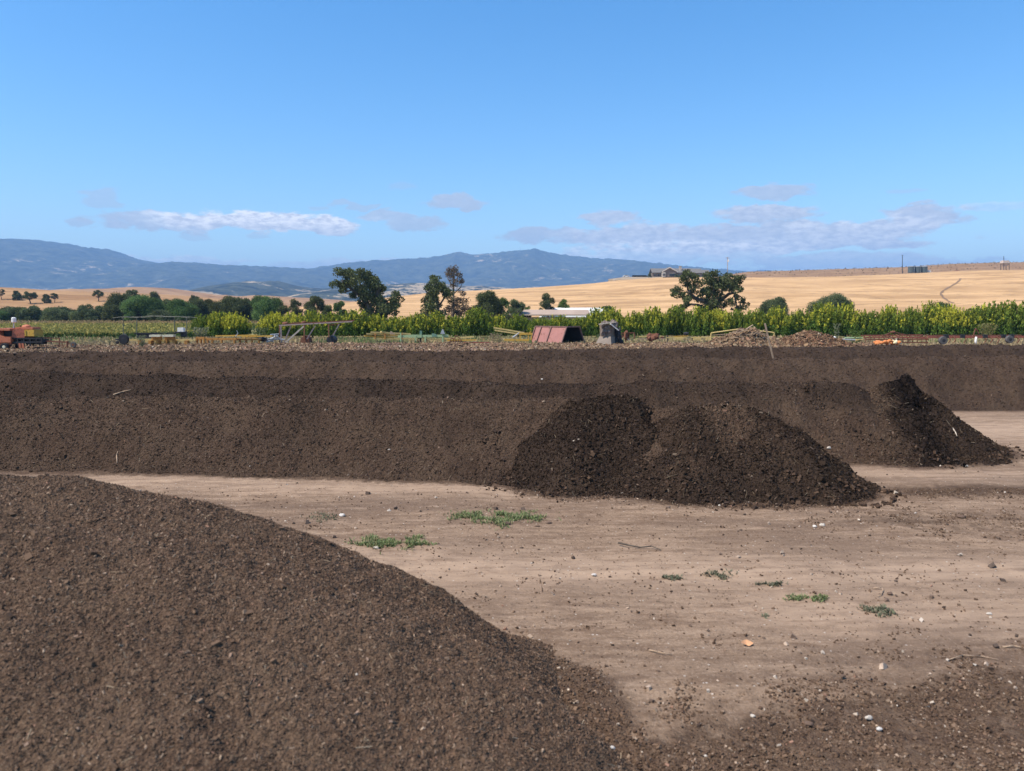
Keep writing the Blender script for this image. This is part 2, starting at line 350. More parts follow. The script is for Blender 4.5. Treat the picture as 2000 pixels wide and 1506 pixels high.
# ------------------------------------------------------------------ piles: crest polyline (x,y,height,half width)
class Pile:
    def __init__(s, pts, seed, flat=0.2, rough=1.0): s.p = pts; s.seed = seed; s.flat = flat; s.rough = rough
    def dist(s, x, y):
        best = np.full(x.shape, 1e9); hh = np.zeros(x.shape)
        for (x0, y0, h0, w0), (x1, y1, h1, w1) in zip(s.p[:-1], s.p[1:]):
            ex, ey = x1 - x0, y1 - y0; L2 = ex * ex + ey * ey + 1e-9
            t = np.clip(((x - x0) * ex + (y - y0) * ey) / L2, 0, 1)
            d = np.hypot(x - x0 - t * ex, y - y0 - t * ey); w = w0 + (w1 - w0) * t
            r = d / w; k = r < best; best = np.where(k, r, best); hh = np.where(k, h0 + (h1 - h0) * t, hh)
        return best, hh
    def H(s, x, y):
        wx = x + 0.18 * fbm(x * 0.7, y * 0.7, 3, s.seed); wy = y + 0.17 * fbm(x * 0.7, y * 0.7, 3, s.seed + 9)
        t, h = s.dist(wx, wy); e = s.flat
        p = 1 - (np.sqrt(t * t + e * e) - e) / (math.sqrt(1 + e * e) - e)
        h = h * (1 + 0.045 * fbm(x * 0.45, y * 0.1, 3, s.seed + 40))
        z = h * 0.07 * np.logaddexp(0, p / 0.07) - 0.07 * h * 0.5 + 0.03 * np.clip(p, 0, 1)
        return z
    def Hn(s, x, y, rough=None):
        r = s.rough if rough is None else rough
        z = s.H(x, y)
        m = sst(z, -0.08, 0.10)
        n = 0.060 * fbm(x * 1.5, y * 1.6, 3, s.seed + 3) + 0.018 * fbm(x * 6, y * 6, 2, s.seed + 5) + 0.016 * perlin(x * 15, y * 15, s.seed + 6) + 0.013 * perlin(x * 34, y * 34, s.seed + 7)
        rid = 1 - 2 * np.abs(perlin(x * 9, y * 9, s.seed + 8)); n = n + 0.010 * rid
        return z + n * r * m

def gx(px, py, z): g = G(px, py, z); return (g.x, g.y)
def row(spec, seed, **k): return Pile([(*gx(px, py, z), z, w) for px, py, z, w in spec], seed, **k)
ROW_A = row([(-500, 768, 1.20, 2.0), (0, 776, 1.15, 2.0), (450, 777, 1.17, 2.0), (900, 777, 1.22, 2.15), (1150, 781, 1.25, 2.1), (1300, 800, 1.18, 1.9)], 11)
ROW_B = row([(-500, 716, 1.48, 2.2), (0, 724, 1.46, 2.2), (500, 737, 1.42, 2.2), (1000, 746, 1.40, 2.2), (1400, 746, 1.40, 2.2), (1640, 748, 1.38, 2.1)], 23)
ROW_C = row([(-600, 703, 1.42, 2.2), (0, 704, 1.44, 2.2), (1000, 703, 1.45, 2.2), (1500, 699, 1.44, 2.3), (2000, 697, 1.44, 2.5), (2130, 697, 1.40, 2.3)], 37)
ROW_D = row([(-600, 690, 1.40, 2.3), (0, 688, 1.40, 2.3), (1000, 684, 1.40, 2.4), (1500, 677, 1.42, 2.5), (2000, 672, 1.42, 2.6), (2600, 668, 1.40, 2.6)], 41)
HEAP_1 = Pile([(1.40, 13.9, 1.34, 1.85), (2.1, 13.95, 1.41, 1.9)], 53, flat=0.16, rough=1.35)
HEAP_2 = Pile([(2.55, 13.5, 0.98, 1.7), (3.2, 13.25, 1.27, 1.75), (3.8, 13.2, 1.38, 1.75), (4.6, 12.95, 1.16, 1.5)], 61, flat=0.15, rough=1.35)
HEAP_B = Pile([(8.0, 16.6, 1.30, 2.2), (8.66, 16.65, 1.45, 1.98)], 71, flat=0.08, rough=1.35)

class Mound(Pile):
    "the big rounded heap beside the camera; its ridge profile along x"
    XS, ZS = [-9.0, -6.0], [1.72, 1.70]
    for q in ((0, 934), (100, 942), (200, 953), (300, 969), (400, 991), (500, 1017), (600, 1047), (700, 1083), (800, 1126), (900, 1177), (950, 1212), (1000, 1255), (1040, 1290), (1085, 1332), (1120, 1362), (1150, 1385)):
        XS.append(P(*q, 5.92).x); ZS.append(P(*q, 5.92).z + 0.02 + 0.05 * sst(q[0], 600, 1000))
    XS += [1.0, 1.7]; ZS += [-0.03, -0.12]
    def dist(s, x, y):
        d = y - 5.75 + 0.03 * x; far = s.far(x)
        return np.hypot(np.maximum(0, x + 1.2) / 2.15, np.where(d < 0, -d / 4.6, d / far)), 0 * x
    def far(s, x): return 0.9 + 1.7 * (1 - sst(x, -3.5, 0.6))
    def H(s, x, y):
        wx = x + 0.05 * fbm(x * 0.6, y * 0.6, 2, s.seed)
        yr = 5.75 - 0.03 * x; d = y - yr
        xe = wx + 0.10 * sst(d, 0.4, 2.0) - 0.48 * sst(-d, 0.15, 1.3)
        R = (np.interp(xe, s.XS, s.ZS) + np.interp(xe - 0.10, s.XS, s.ZS) + np.interp(xe + 0.10, s.XS, s.ZS)) / 3
        t = np.where(d < 0, -d / 4.6, d / s.far(x))
        p = 1 - (np.sqrt(t * t + 0.02) - 0.1414) / (math.sqrt(1.02) - 0.1414)
        pits = 0.022 * sst(fbm(x * 2.2, y * 2.2, 3, 611), 0.25, 0.8) * sst(R, 0.1, 0.5)
        return np.where(R > 0, R * p, R) + (0.026 * fbm(x * 1.7, y * 1.7, 3, 613) * sst(R, 0.05, 0.6) * sst(np.abs(d), 0.1, 0.9) - pits * sst(np.abs(d), 0.1, 0.7)) * (np.abs(d) > 0)
MOUND = Mound([], 83, rough=0.62)
PILES = [ROW_A, ROW_B, ROW_C, ROW_D, HEAP_1, HEAP_2, HEAP_B, MOUND]

BROWN = np.array([(0.110, 0.068, 0.043), (0.140, 0.088, 0.056), (0.084, 0.051, 0.033), (0.170, 0.110, 0.071), (0.055, 0.036, 0.026), (0.22, 0.155, 0.105), (0.30, 0.21, 0.14), (0.27, 0.15, 0.10)])
BROWN_P = np.array([.28, .26, .20, .12, .09, .035, .01, .006])
def palette(n, cols, probs):
    c = cols[RNG.choice(len(cols), n, p=np.array(probs) / np.sum(probs))]
    return c * RNG.uniform(0.8, 1.2, (n, 1))
def chips(pos, nrm, L, Wd, T, cols):
    n = len(pos)
    nn = nrm + RNG.normal(0, 0.55, (n, 3)); nn /= np.linalg.norm(nn, axis=1, keepdims=True)
    a = RNG.normal(0, 1, (n, 3)); a -= nn * np.sum(a * nn, 1, keepdims=True); a /= np.linalg.norm(a, axis=1, keepdims=True)
    b = np.cross(nn, a)
    vs = []
    for sz in (-1, 1):
        for sx, sy in ((-1, -1), (1, -1), (1, 1), (-1, 1)):
            j = RNG.uniform(0.55, 1.1, (n, 1))
            vs.append(pos + a * (sx * L[:, None] / 2 * j) + b * (sy * Wd[:, None] / 2 * j) + nn * (sz * T[:, None] / 2))
    v = np.stack(vs, 1).reshape(-1, 3); base = np.arange(n)[:, None] * 8
    f = np.concatenate([base + np.array(q) for q in ((4, 5, 6, 7), (0, 1, 5, 4), (1, 2, 6, 5), (2, 3, 7, 6), (3, 0, 4, 7))])
    return v, f, np.repeat(cols, 8, 0)
def heap_mesh(name, pile, xs, ys, nchip, clen, mats, moist_shade_f=None, cols=BROWN, probs=BROWN_P, zfun=None, chip_mask=None, thick=(0.12, 0.32), wide=(0.18, 0.5), straws=0, slen=0.05):
    X, Y, q = grid(xs, ys); x = X.ravel(); y = Y.ravel()
    z = (zfun or pile.Hn)(x, y)
    keep = (z[q] > -0.04).any(1); q = q[keep]
    Z = z.reshape(X.shape); gy, gxx = np.gradient(Z, ys, xs)
    N = np.stack([-gxx.ravel(), -gy.ravel(), np.ones(len(x))], 1); N /= np.linalg.norm(N, axis=1, keepdims=True)
    moist_shade = moist_shade_f(x, y, z) if moist_shade_f else np.zeros(len(x))
    ok = np.where((z > 0.0) & ((chip_mask(x, y, z)) if chip_mask is not None else True))[0]
    dx = np.gradient(xs); dyy = np.gradient(ys); area = (dyy[:, None] * dx[None, :]).ravel()[ok]
    pick = RNG.choice(ok, nchip, p=area / area.sum())
    cxs = np.interp(np.arange(len(xs)), np.arange(len(xs)), dx); 
    pos = np.stack([x[pick], y[pick], z[pick]], 1)
    jx = RNG.uniform(-.5, .5, nchip) * dx[pick % len(xs)]; jy = RNG.uniform(-.5, .5, nchip) * dyy[pick // len(xs)]
    pos[:, 0] += jx; pos[:, 1] += jy; pos[:, 2] += jx * (-N[pick, 0] / N[pick, 2]) + jy * (-N[pick, 1] / N[pick, 2]) + clen * 0.1
    L = clen * np.minimum(RNG.lognormal(0, 0.45, nchip), 2.4); Wd = L * RNG.uniform(*wide, nchip); T = L * RNG.uniform(*thick, nchip)
    col = palette(nchip, cols, probs) * np.clip(1 - 0.72 * moist_shade[pick], .05, 2)[:, None]
    cv, cf, cc = chips(pos, N[pick], L, Wd, T, col)
    if straws:
        def extra(k, l, w0, w1, cols_, pr, dk=1.0):
            pk = RNG.choice(ok, k, p=area / area.sum()); ps = np.stack([x[pk], y[pk], z[pk] + l * 0.06], 1); LL = l * np.minimum(RNG.lognormal(0, .4, k), 2.2)
            return chips(ps, N[pk], LL, LL * RNG.uniform(w0, w1, k), LL * RNG.uniform(w0, w1, k) * .8, palette(k, np.array(cols_), pr) * dk * np.clip(1 - .5 * moist_shade[pk], .2, 1.2)[:, None])
        parts = [(cv, cf, cc), extra(straws, slen, .03, .07, [(.30, .22, .14), (.22, .16, .10), (.40, .31, .21)], [.4, .4, .2]), extra(straws // 3, slen * .42, .4, .7, [(.25, .165, .115), (.20, .135, .09), (.30, .22, .155)], [.4, .4, .2]),
                 extra(straws // 3, slen * .62, .45, .8, [(.115, .072, .046), (.085, .053, .034)], [.5, .5])]
        off = 0; vv = []; ff = []; c2 = []
        for a_, b_, d_ in parts: vv.append(a_); ff.append(b_ + off); c2.append(d_); off += len(a_)
        cv, cf, cc = np.concatenate(vv), np.concatenate(ff), np.concatenate(c2)
    v = np.concatenate([np.stack([x, y, z], 1), cv]); nb = len(x)
    tint = np.concatenate([np.full((nb, 3), 0.1), cc]); mo = np.concatenate([moist_shade, np.zeros(len(cv))])
    idx = np.concatenate([np.zeros(len(q)), np.ones(len(cf))])
    # drop unused vertices
    used = np.zeros(len(v), bool); used[q.ravel()] = True; used[nb:] = True; remap = np.cumsum(used) - 1
    me = np_mesh(name, v[used], [remap[q], remap[cf + nb]], mats, idx, {'moist_shade': mo[used]}, {'tint': tint[used]})
    return put(name, me)

# --- ground: one sheet from behind the camera to the horizon, fine where the camera stands close
def ladder(a, b, step, grow, end):
    "even steps a..b then growing steps to end"
    v = list(np.arange(a, b, step)); s = step
    while v[-1] < end: s *= grow; v.append(v[-1] + s)
    v[-1] = end; return v
xr = ladder(0, 9.5, 0.032, 1.06, 12000.0); xl = [-q for q in ladder(0, 8.5, 0.032, 1.06, 12000.0)][1:]
XS = np.array(sorted(xl + xr)); 
yf = ladder(4.2, 16.5, 0.032, 1.045, 14500.0); yb = [4.2 - q for q in ladder(0.08, 0.5, 0.08, 1.4, 300.0)]
YS = np.array(sorted(yb + yf))
X, Y, q = grid(XS, YS); x = X.ravel(); y = Y.ravel()
near = (np.abs(x) < 40) & (y < 60) & (y > -20)
comp = np.zeros(len(x)); xn, yn = x[near], y[near]; cn = np.zeros(len(xn))
for pl in PILES:
    t, h = pl.dist(xn, yn); cn = np.maximum(cn, (1 - sst(t, 0.92, 1.30) * 0.9 - 0.1 * sst(t, 1.30, 1.7)) if pl is not MOUND else (1 - sst(t, 0.85, 1.08)))
tt = yn - 0.34 * (np.clip(xn, 0.5, 4.0) - 1.5); cn = np.maximum(cn, np.maximum(0.66 * (1 - sst(tt, 5.05, 5.75)), 0.36 * (1 - sst(tt, 5.5, 6.7))))
cn = np.maximum(cn, 0.78 * np.exp(-((xn - 7.4) / 2.4) ** 2 - ((yn - 12.0 - .05 * xn) / 0.55) ** 2)); cn = np.maximum(cn, 0.55 * np.exp(-((xn - 5.6) / 1.2) ** 2 - ((yn - 10.5) / 0.25) ** 2))
cn -= 0.5 * np.exp(-((xn - 1.2) / 0.8) ** 2 - ((yn - 6.3) / 0.35) ** 2)
cn = np.maximum(cn, 0.42 * (1 - sst(np.abs(yn - 11.3 + 0.12 * xn), 0.3, 1.1)) * sst(xn, 3, 6))
cn = np.maximum(cn, sst(yn, 16.5, 18.0) * (1 - sst(xn - 0.55 * (yn - 17), 9.5, 10.5)) )
comp[near] = np.clip(cn, 0, 1)
ln = np.zeros(len(x)); jn = 0.35 * fbm(xn * .4, yn * .8, 3, 701)
ln[near] = np.clip(1.0 * np.exp(-((yn - 8.55 + 0.04 * xn + jn) / 0.75) ** 2) + 0.8 * np.exp(-((yn - 7.35 + .05 * xn + jn) / 0.35) ** 2) * sst(xn, 1.5, 3) + 0.8 * np.exp(-((yn - 12.3 + .10 * xn + jn) / 0.5) ** 2) * (1 - sst(xn, -1, 1)) + 0.9 * np.exp(-((yn - 18.8 + jn) / 2.0) ** 2) * sst(xn, 9, 11) + .7 * np.exp(-((yn - 13.6 + jn) / .5) ** 2) * sst(xn, 5.5, 7), 0, 1)
z = np.zeros(len(x))
m = near & (y < 30); xm, ym = x[m], y[m]
streak = fbm(xm * 0.35 + 0.05 * ym, ym * 3.2, 4, 101)
z[m] = 0.030 * fbm(xm * 0.5, ym * 0.5, 3, 102) + 0.006 * streak + 0.006 * fbm(xm * 7, ym * 9, 3, 103) \
    + comp[m] * (0.014 * fbm(xm * 9, ym * 9, 2, 104) + 0.016 * np.abs(perlin(xm * 16, ym * 16, 105)))
z[m] *= (1 - sst(ym, 20, 30))
zone = sst(y, 66, 72)
gm = np_mesh('ground', np.stack([x, y, z], 1), [q], [M_GROUND], None, {'compost': comp, 'zone': zone, 'lane': ln}, None, True)
tag(put('ground', gm), kind='structure')
GX, GY, GZ, GC = XS, YS, z.reshape(X.shape), comp.reshape(X.shape)
def gz(xx, yy):
    "ground height at points"
    i = np.clip(np.searchsorted(GX, xx), 0, len(GX) - 1); j = np.clip(np.searchsorted(GY, yy), 0, len(GY) - 1); return GZ[j, i], GC[j, i]

# ------------------------------------------------------------------ hills and mountains
class Tent:
    def __init__(s, ridge, Y0, near, far, amp=0.0, wl=100.0, seed=1, powr=1.0):
        pts = [P(a, b, Y0) for a, b in ridge]; s.xs = [p.x for p in pts]; s.zs = [p.z for p in pts]
        s.Y0, s.near, s.far, s.amp, s.wl, s.seed, s.powr = Y0, near, far, amp, wl, seed, powr
    def H(s, x, y):
        R = np.interp(x, s.xs, s.zs)
        f = np.where(y < s.Y0, sst(y, s.Y0 - s.near, s.Y0), 1 - sst(y, s.Y0, s.Y0 + s.far)) ** s.powr
        n = s.amp * fbm(x / s.wl, y / s.wl, 6, s.seed) * (f * (1 - f) * 3.4 + 0.10 * sst(f, 0, .2))
        if s.amp > 5:
            rid = (1 - 2.2 * np.abs(perlin(x / s.wl * 0.8, y / s.wl * 0.35, s.seed + 50)))
            n = n + s.amp * 0.9 * rid * f * (1 - f) * 4 + s.amp * 0.20 * fbm(x / 75, y / 75, 3, s.seed + 70) * sst(f, 0.2, 1)
        return R * f + n - 0.3 * (f < 0.001)
    def mesh(s, name, mat, xs, ys, fat=None):
        X, Y, q = grid(xs, ys); x = X.ravel(); y = Y.ravel(); z = s.H(x, y)
        me = np_mesh(name, np.stack([x, y, z], 1), [q], [mat], None, fat(x, y, z) if fat else None, None, True)
        return tag(put(name, me), kind='structure')
def z_at(h, x, y): return float(h.H(np.array([float(x)]), np.array([float(y)]))[0])

HILL_G = Tent([(560, 609), (640, 602), (770, 583), (860, 571), (970, 567), (1050, 562), (1150, 555), (1200, 549), (1270, 544), (1400, 543), (1460, 544), (1600, 542), (1750, 536), (1850, 531), (2000, 528), (2400, 520), (3000, 530)], 560, 330, 160, 0.9, 60, 5)
HILL_V = Tent([(1250, 570), (1380, 545), (1420, 537), (1460, 531), (1600, 527), (1760, 522), (1850, 516), (1950, 513), (2050, 512), (2500, 505), (3200, 515)], 760, 200, 300, 0.6, 50, 6)
HILL_L = Tent([(-900, 540), (-300, 548), (0, 561), (100, 568), (200, 570), (300, 574), (400, 582), (480, 592), (560, 600), (650, 606)], 400, 165, 300, 1.2, 70, 7)
HILL_M = Tent([(-400, 600), (100, 585), (220, 574), (270, 563), (310, 562), (350, 568), (420, 576), (480, 582), (560, 580), (620, 584), (700, 590), (800, 598)], 1300, 650, 600, 6, 160, 8)
FOOT = Tent([(-700, 560), (-100, 560), (40, 572), (200, 574), (400, 580), (450, 566), (500, 554), (540, 551), (590, 562), (640, 566), (690, 558), (760, 560), (850, 556), (960, 562), (1100, 570), (1250, 575)], 3300, 1300, 1200, 26, 420, 9)
MT1 = Tent([(-1500, 520), (-600, 470), (-200, 482), (0, 476), (40, 473), (90, 471), (130, 477), (190, 489), (205, 487), (240, 502), (300, 513), (350, 520), (400, 516), (450, 520), (500, 521), (560, 524), (610, 527), (660, 534), (800, 560), (1000, 590)], 7200, 3400, 2600, 60, 900, 12)
MT2 = Tent([(300, 600), (420, 560), (560, 533), (640, 529), (690, 523), (750, 516), (800, 510), (850, 507), (880, 501), (903, 496), (925, 502), (960, 500), (1000, 495), (1028, 493.5), (1040, 490.5), (1056, 495), (1100, 501), (1150, 507), (1200, 510), (1250, 514), (1310, 521), (1380, 531), (1500, 548), (1800, 575)], 8400, 3800, 2600, 60, 900, 15)
MT3 = Tent([(1250, 580), (1340, 540), (1380, 530), (1395, 526), (1412, 525), (1440, 531), (1465, 530), (1485, 527), (1510, 529), (1560, 532), (1700, 545), (2000, 575)], 12200, 1500, 1200, 30, 900, 18)
def lin(a, b, n): return np.linspace(a, b, n)
HILL_G.mesh('grain_hill', M_GOLD, lin(-170, 620, 400), lin(225, 722, 220))
HILL_V.mesh('vineyard_hill', M_VINE, lin(120, 900, 260), lin(555, 1062, 120))
HILL_L.mesh('grass_hill', M_GRASSHILL, lin(-560, -60, 220), lin(233, 702, 160))
HILL_M.mesh('grass_hill', M_GRASSHILL, lin(-1700, -150, 220), lin(640, 1902, 130))
FOOT.mesh('foothills', M_MTN, lin(-4500, 900, 300), lin(1990, 4502, 180), lambda x, y, z: {'grassy': 0.44 + 0.5 * fbm(x / 500, y / 300, 3, 77)})
gr = lambda x, y, z: {'grassy': np.clip(0.55 - z / 420, 0, 0.5) + 0.30 * fbm(x / 900, y / 900, 3, 78)}
MT1.mesh('mountains', M_MTN, lin(-9500, 900, 560), lin(3790, 9802, 200), gr)
gr2 = lambda x, y, z: {'grassy': gr(x, y, z)['grassy'] + 1.4 * np.exp(-((x + 590) / 110) ** 2 - ((y - 8300) / 260) ** 2)}
MT2.mesh('mountains', M_MTN, lin(-4500, 5200, 520), lin(4590, 11002, 200), gr2)
MT3.mesh('mountains', M_MTN, lin(2200, 8500, 160), lin(10690, 13402, 60), gr)

def terr(x, y):
    "height of the land at a point"
    return max(0.0, z_at(HILL_G, x, y) if y > 230 else 0, z_at(HILL_L, x, y) if 235 < y < 700 else 0, z_at(HILL_V, x, y) if y > 560 else 0)

# ------------------------------------------------------------------ the compost windrows and heaps
def ar(a, b, st): return np.arange(a, b, st)
def cat2(*a): return np.concatenate(a)
MM = [M_COMPOST, M_CHIP]
fresh = lambda seed, lo, hi: (lambda x, y, z: np.clip(sst(fbm(x * 0.8, y * 0.8, 4, seed) + 0.25, lo, hi), 0, 1))
o = heap_mesh('compost_heap', MOUND, cat2(ar(-8, -4.6, 0.05), ar(-4.6, 1.5, 0.0125)), cat2(ar(2.2, 6.6, 0.014), ar(6.6, 8.6, 0.05)), 210000, 0.0122, MM, lambda x, y, z: -0.20 + 0.34 * sst(fbm(x * 0.7, y * 0.7, 3, 200), 0.0, 0.8),
              chip_mask=lambda x, y, z: (y < 6.7) & (y > 2.6) & (x > -5), straws=1600, slen=0.042)
tag(o, 'large rounded brown compost heap filling the lower left, sloping down onto bare dirt', 'compost heap')
lo_ = lambda x, y, z: 0.58 + 0.20 * sst(fbm(x * 0.5, y * 0.5, 3, 201), 0.0, 0.6)
o = heap_mesh('compost_windrow', ROW_A, ar(-20, 3.0, 0.042), ar(11.4, 20.5, 0.038), 80000, 0.026, MM, lo_, straws=900, slen=0.08, chip_mask=lambda x, y, z: (x > -13))
tag(o, 'nearest long low compost windrow, behind the dirt lane, ending in two fresh dark heaps', 'compost windrow', 'long compost windrows')
o = heap_mesh('compost_heap', HEAP_1, ar(-1.6, 4.6, 0.030), ar(11.2, 16.6, 0.030), 26000, 0.034, MM, lambda x, y, z: 0.84 + 0.26 * sst(fbm(x * 0.8, y * 0.8, 4, 301) + 0.25, -0.45, 0.2), straws=600, slen=0.085)
tag(o, 'dark peaked compost heap, left of the two at the near windrow\'s end', 'compost heap', 'fresh dark heaps at the windrow ends')
def m2(x, y, z): return np.clip(1.06 - 0.50 * sst(0.6 * fbm(x * 1.1, y * 1.1, 4, 302) + 1.1 * np.exp(-((x - 3.55) / 0.75) ** 2 - ((y - 12.9) / 0.6) ** 2), 0.35, 1.0) - 0.12 * sst(fbm(x * 1.7, y * 1.7, 3, 309), 0, .6), 0, 1.2)
o = heap_mesh('compost_heap', HEAP_2, ar(0.8, 7.4, 0.030), ar(10.4, 15.6, 0.030), 28000, 0.034, MM, m2, straws=700, slen=0.085)
tag(o, 'dark compost heap with a dry brown cap, spilling right onto the dirt lane', 'compost heap', 'fresh dark heaps at the windrow ends')
lo_d = lambda x, y, z: 0.80 + 0.14 * sst(fbm(x * 0.3, y * 0.6, 3, 207), -0.3, 0.6)
lo_b = lambda x, y, z: 0.92 - 0.34 * sst(x + fbm(x * .8, y * .8, 3, 208), 3.0, 5.5) * (1 - sst(z + .3 * fbm(x * .6, y * .6, 3, 209), 0.8, 1.25)) + 0.16 * sst(fbm(x * 0.6, y * 0.6, 3, 203), -0.2, 0.6)
o = heap_mesh('compost_windrow', ROW_B, ar(-24, 11.2, 0.05), ar(13.8, 24, 0.048), 60000, 0.030, MM, lo_b, straws=700, slen=0.085, chip_mask=lambda x, y, z: (x > -16))
tag(o, 'second long compost windrow, darker, its crest rising just behind the nearest windrow', 'compost windrow', 'long compost windrows')
def notch(x, y):
    z = HEAP_B.Hn(x, y); c = HEAP_B.H(x, y)
    rg_ = np.exp(-(((x - 8.72) / 0.30) ** 2 + ((y - 16.35) / 0.45) ** 2) ** 2)
    lump = 0.20 * np.exp(-((x - 8.74) / 0.15) ** 2 - ((y - 16.62) / 0.20) ** 2) + 0.12 * np.exp(-((x - 8.50) / 0.12) ** 2 - ((y - 16.35) / 0.18) ** 2)
    return z + lump - rg_ * (0.20 + 0.30 * sst(fbm(x * 4.5, y * 4.5, 3, 311), -0.2, 0.5)) * sst(16.65 - y, 0.0, 0.2)
def mb_(x, y, z): return np.clip(0.60 * (1 - sst(x, 8.2, 9)) + 0.55 * sst(x + 0.5 * fbm(x, y, 3, 303) + 0.25 * (16.6 - y), 7.7, 8.5) * 1.0 + 0.5 * sst(x, 8.0, 8.8) + 1.3 * np.exp(-(((x - 8.70 + .12 * fbm(x * 3, y * 3, 2, 312)) / 0.30) ** 2 + ((y - 16.4) / 0.50) ** 2) ** 2), 0, 1.40)  # damp tone, plus the notch's shade painted in near black
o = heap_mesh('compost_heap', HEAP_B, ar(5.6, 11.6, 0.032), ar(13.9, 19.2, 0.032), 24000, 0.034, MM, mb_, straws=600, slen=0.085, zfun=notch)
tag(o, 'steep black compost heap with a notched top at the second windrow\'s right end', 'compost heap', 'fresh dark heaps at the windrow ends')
lo_c = lambda x, y, z: 0.64 + 0.14 * sst(fbm(x * 0.4, y * 0.4, 3, 204), 0, 0.6) + 0.7 * sst(x + fbm(x, y, 3, 205) * 0.5, 15.6, 16.6) * (1 - sst(z, 0.5, 0.8))
o = heap_mesh('compost_windrow', ROW_C, ar(-34, 24, 0.085), ar(19, 30, 0.07), 50000, 0.038, MM, lo_c)
tag(o, 'third long compost windrow, its bare end showing beside the pale dirt lane on the right', 'compost windrow', 'long compost windrows')
o = heap_mesh('compost_windrow', ROW_D, ar(-36, 44, 0.12), ar(25, 43, 0.10), 40000, 0.05, MM, lo_d)
tag(o, 'farthest long compost windrow, whose flat crest meets the strip of wood debris', 'compost windrow', 'long compost windrows')

# loose crumbs on the ground: uncountable
def scatter_pts(n, x0, x1, y0, y1, w=None):
    xx = RNG.uniform(x0, x1, n); yy = y0 + (y1 - y0) * RNG.uniform(0, 1, n) ** 1.4
    zz, cc = gz(xx, yy); return xx, yy, zz, cc
xx, yy, zz, cc = scatter_pts(320000, -6, 9, 4.6, 12.5)
inpile = np.zeros(len(xx), bool)
for pl in PILES: inpile |= pl.H(xx, yy) > 0.06
keep = (RNG.uniform(0, 1, len(xx)) < 0.035 + 0.965 * sst(cc + 0.5 * fbm(xx * 2, yy * 2, 3, 401), 0.2, 0.85)) & ~inpile
xx, yy, zz, cc = xx[keep], yy[keep], zz[keep], cc[keep]; n = len(xx)
L = 0.0115 * np.minimum(RNG.lognormal(0, 0.55, n), 3.0)
v, f, c = chips(np.stack([xx, yy, zz + L * 0.15], 1), np.tile([0., 0, 1], (n, 1)), L, L * RNG.uniform(.3, .9, n), L * RNG.uniform(.3, .6, n),
                palette(n, np.concatenate([BROWN, [(0.33, 0.24, 0.17), (0.42, 0.34, 0.26)]]), [.26, .24, .20, .10, .10, .03, .012, .006, .03, .008]))
tag(put('compost_crumbs', np_mesh('compost_crumbs', v, [f], [M_CHIP], None, None, {'tint': c})), 'dark crumbs and chips of compost strewn over the dirt', 'crumbs', kind='stuff')
n = 2400
xx, yy, zz, cc = scatter_pts(n, -5, 9, 5.5, 14.5)
inpile = np.zeros(n, bool)
for pl in PILES: inpile |= pl.H(xx, yy) > 0.05
keep = ~inpile & (RNG.uniform(0, 1, n) < 0.25 + 0.75 * sst(fbm(xx * 0.5, yy * 0.9, 3, 402), -0.2, 0.5)); xx, yy, zz = xx[keep], yy[keep], zz[keep]; n = len(xx)
L = 0.015 * RNG.lognormal(0, 0.6, n)
v, f, c = chips(np.stack([xx, yy, zz + L * 0.2], 1), np.tile([0., 0, 1], (n, 1)), L, L * RNG.uniform(.6, 1, n), L * RNG.uniform(.5, .8, n),
                palette(n, np.array([(0.36, 0.27, 0.20), (0.46, 0.38, 0.30), (0.16, 0.11, 0.08), (0.09, 0.065, 0.05), (0.48, 0.39, 0.30)]), [.3, .10, .34, .24, .02]))
tag(put('gravel', np_mesh('gravel', v, [f], [M_CHIP], None, None, {'tint': c})), 'small pebbles and clods lying on the bare dirt', 'gravel', kind='stuff')
# clods rolled off the heaps
pos = []; 
for cx_, cy_, r, k in ((1.7, 13.9, 2.0, 300), (4.0, 13.1, 1.9, 380), (8.6, 16.6, 2.1, 300), (0.5, 12.9, 0.9, 60), (5.3, 12.2, 0.9, 160)):
    a = RNG.uniform(math.pi * 0.95, math.pi * 2.15, k); d = r * (0.86 + np.abs(RNG.normal(0, 0.11, k)))
    pos.append(np.stack([cx_ + d * np.cos(a) * 1.1, cy_ + d * np.sin(a), np.zeros(k)], 1))
pos = np.concatenate(pos); zz, _ = gz(pos[:, 0], pos[:, 1]); hp = np.zeros(len(pos))
for pl in PILES: hp = np.maximum(hp, pl.Hn(pos[:, 0], pos[:, 1]))
pos[:, 2] = np.maximum(zz, hp); n = len(pos); L = 0.034 * np.minimum(RNG.lognormal(0, 0.55, n), 2.2); pos[:, 2] += L * 0.2
v, f, c = chips(pos, np.tile([0., 0, 1], (n, 1)), L, L * RNG.uniform(.6, 1, n), L * RNG.uniform(.5, .9, n), palette(n, BROWN[[0, 2, 4]] * 0.7, [.3, .4, .3]))
tag(put('compost_clods', np_mesh('compost_clods', v, [f], [M_CHIP], None, None, {'tint': c})), 'dark clods rolled off the feet of the fresh heaps', 'clods', kind='stuff')

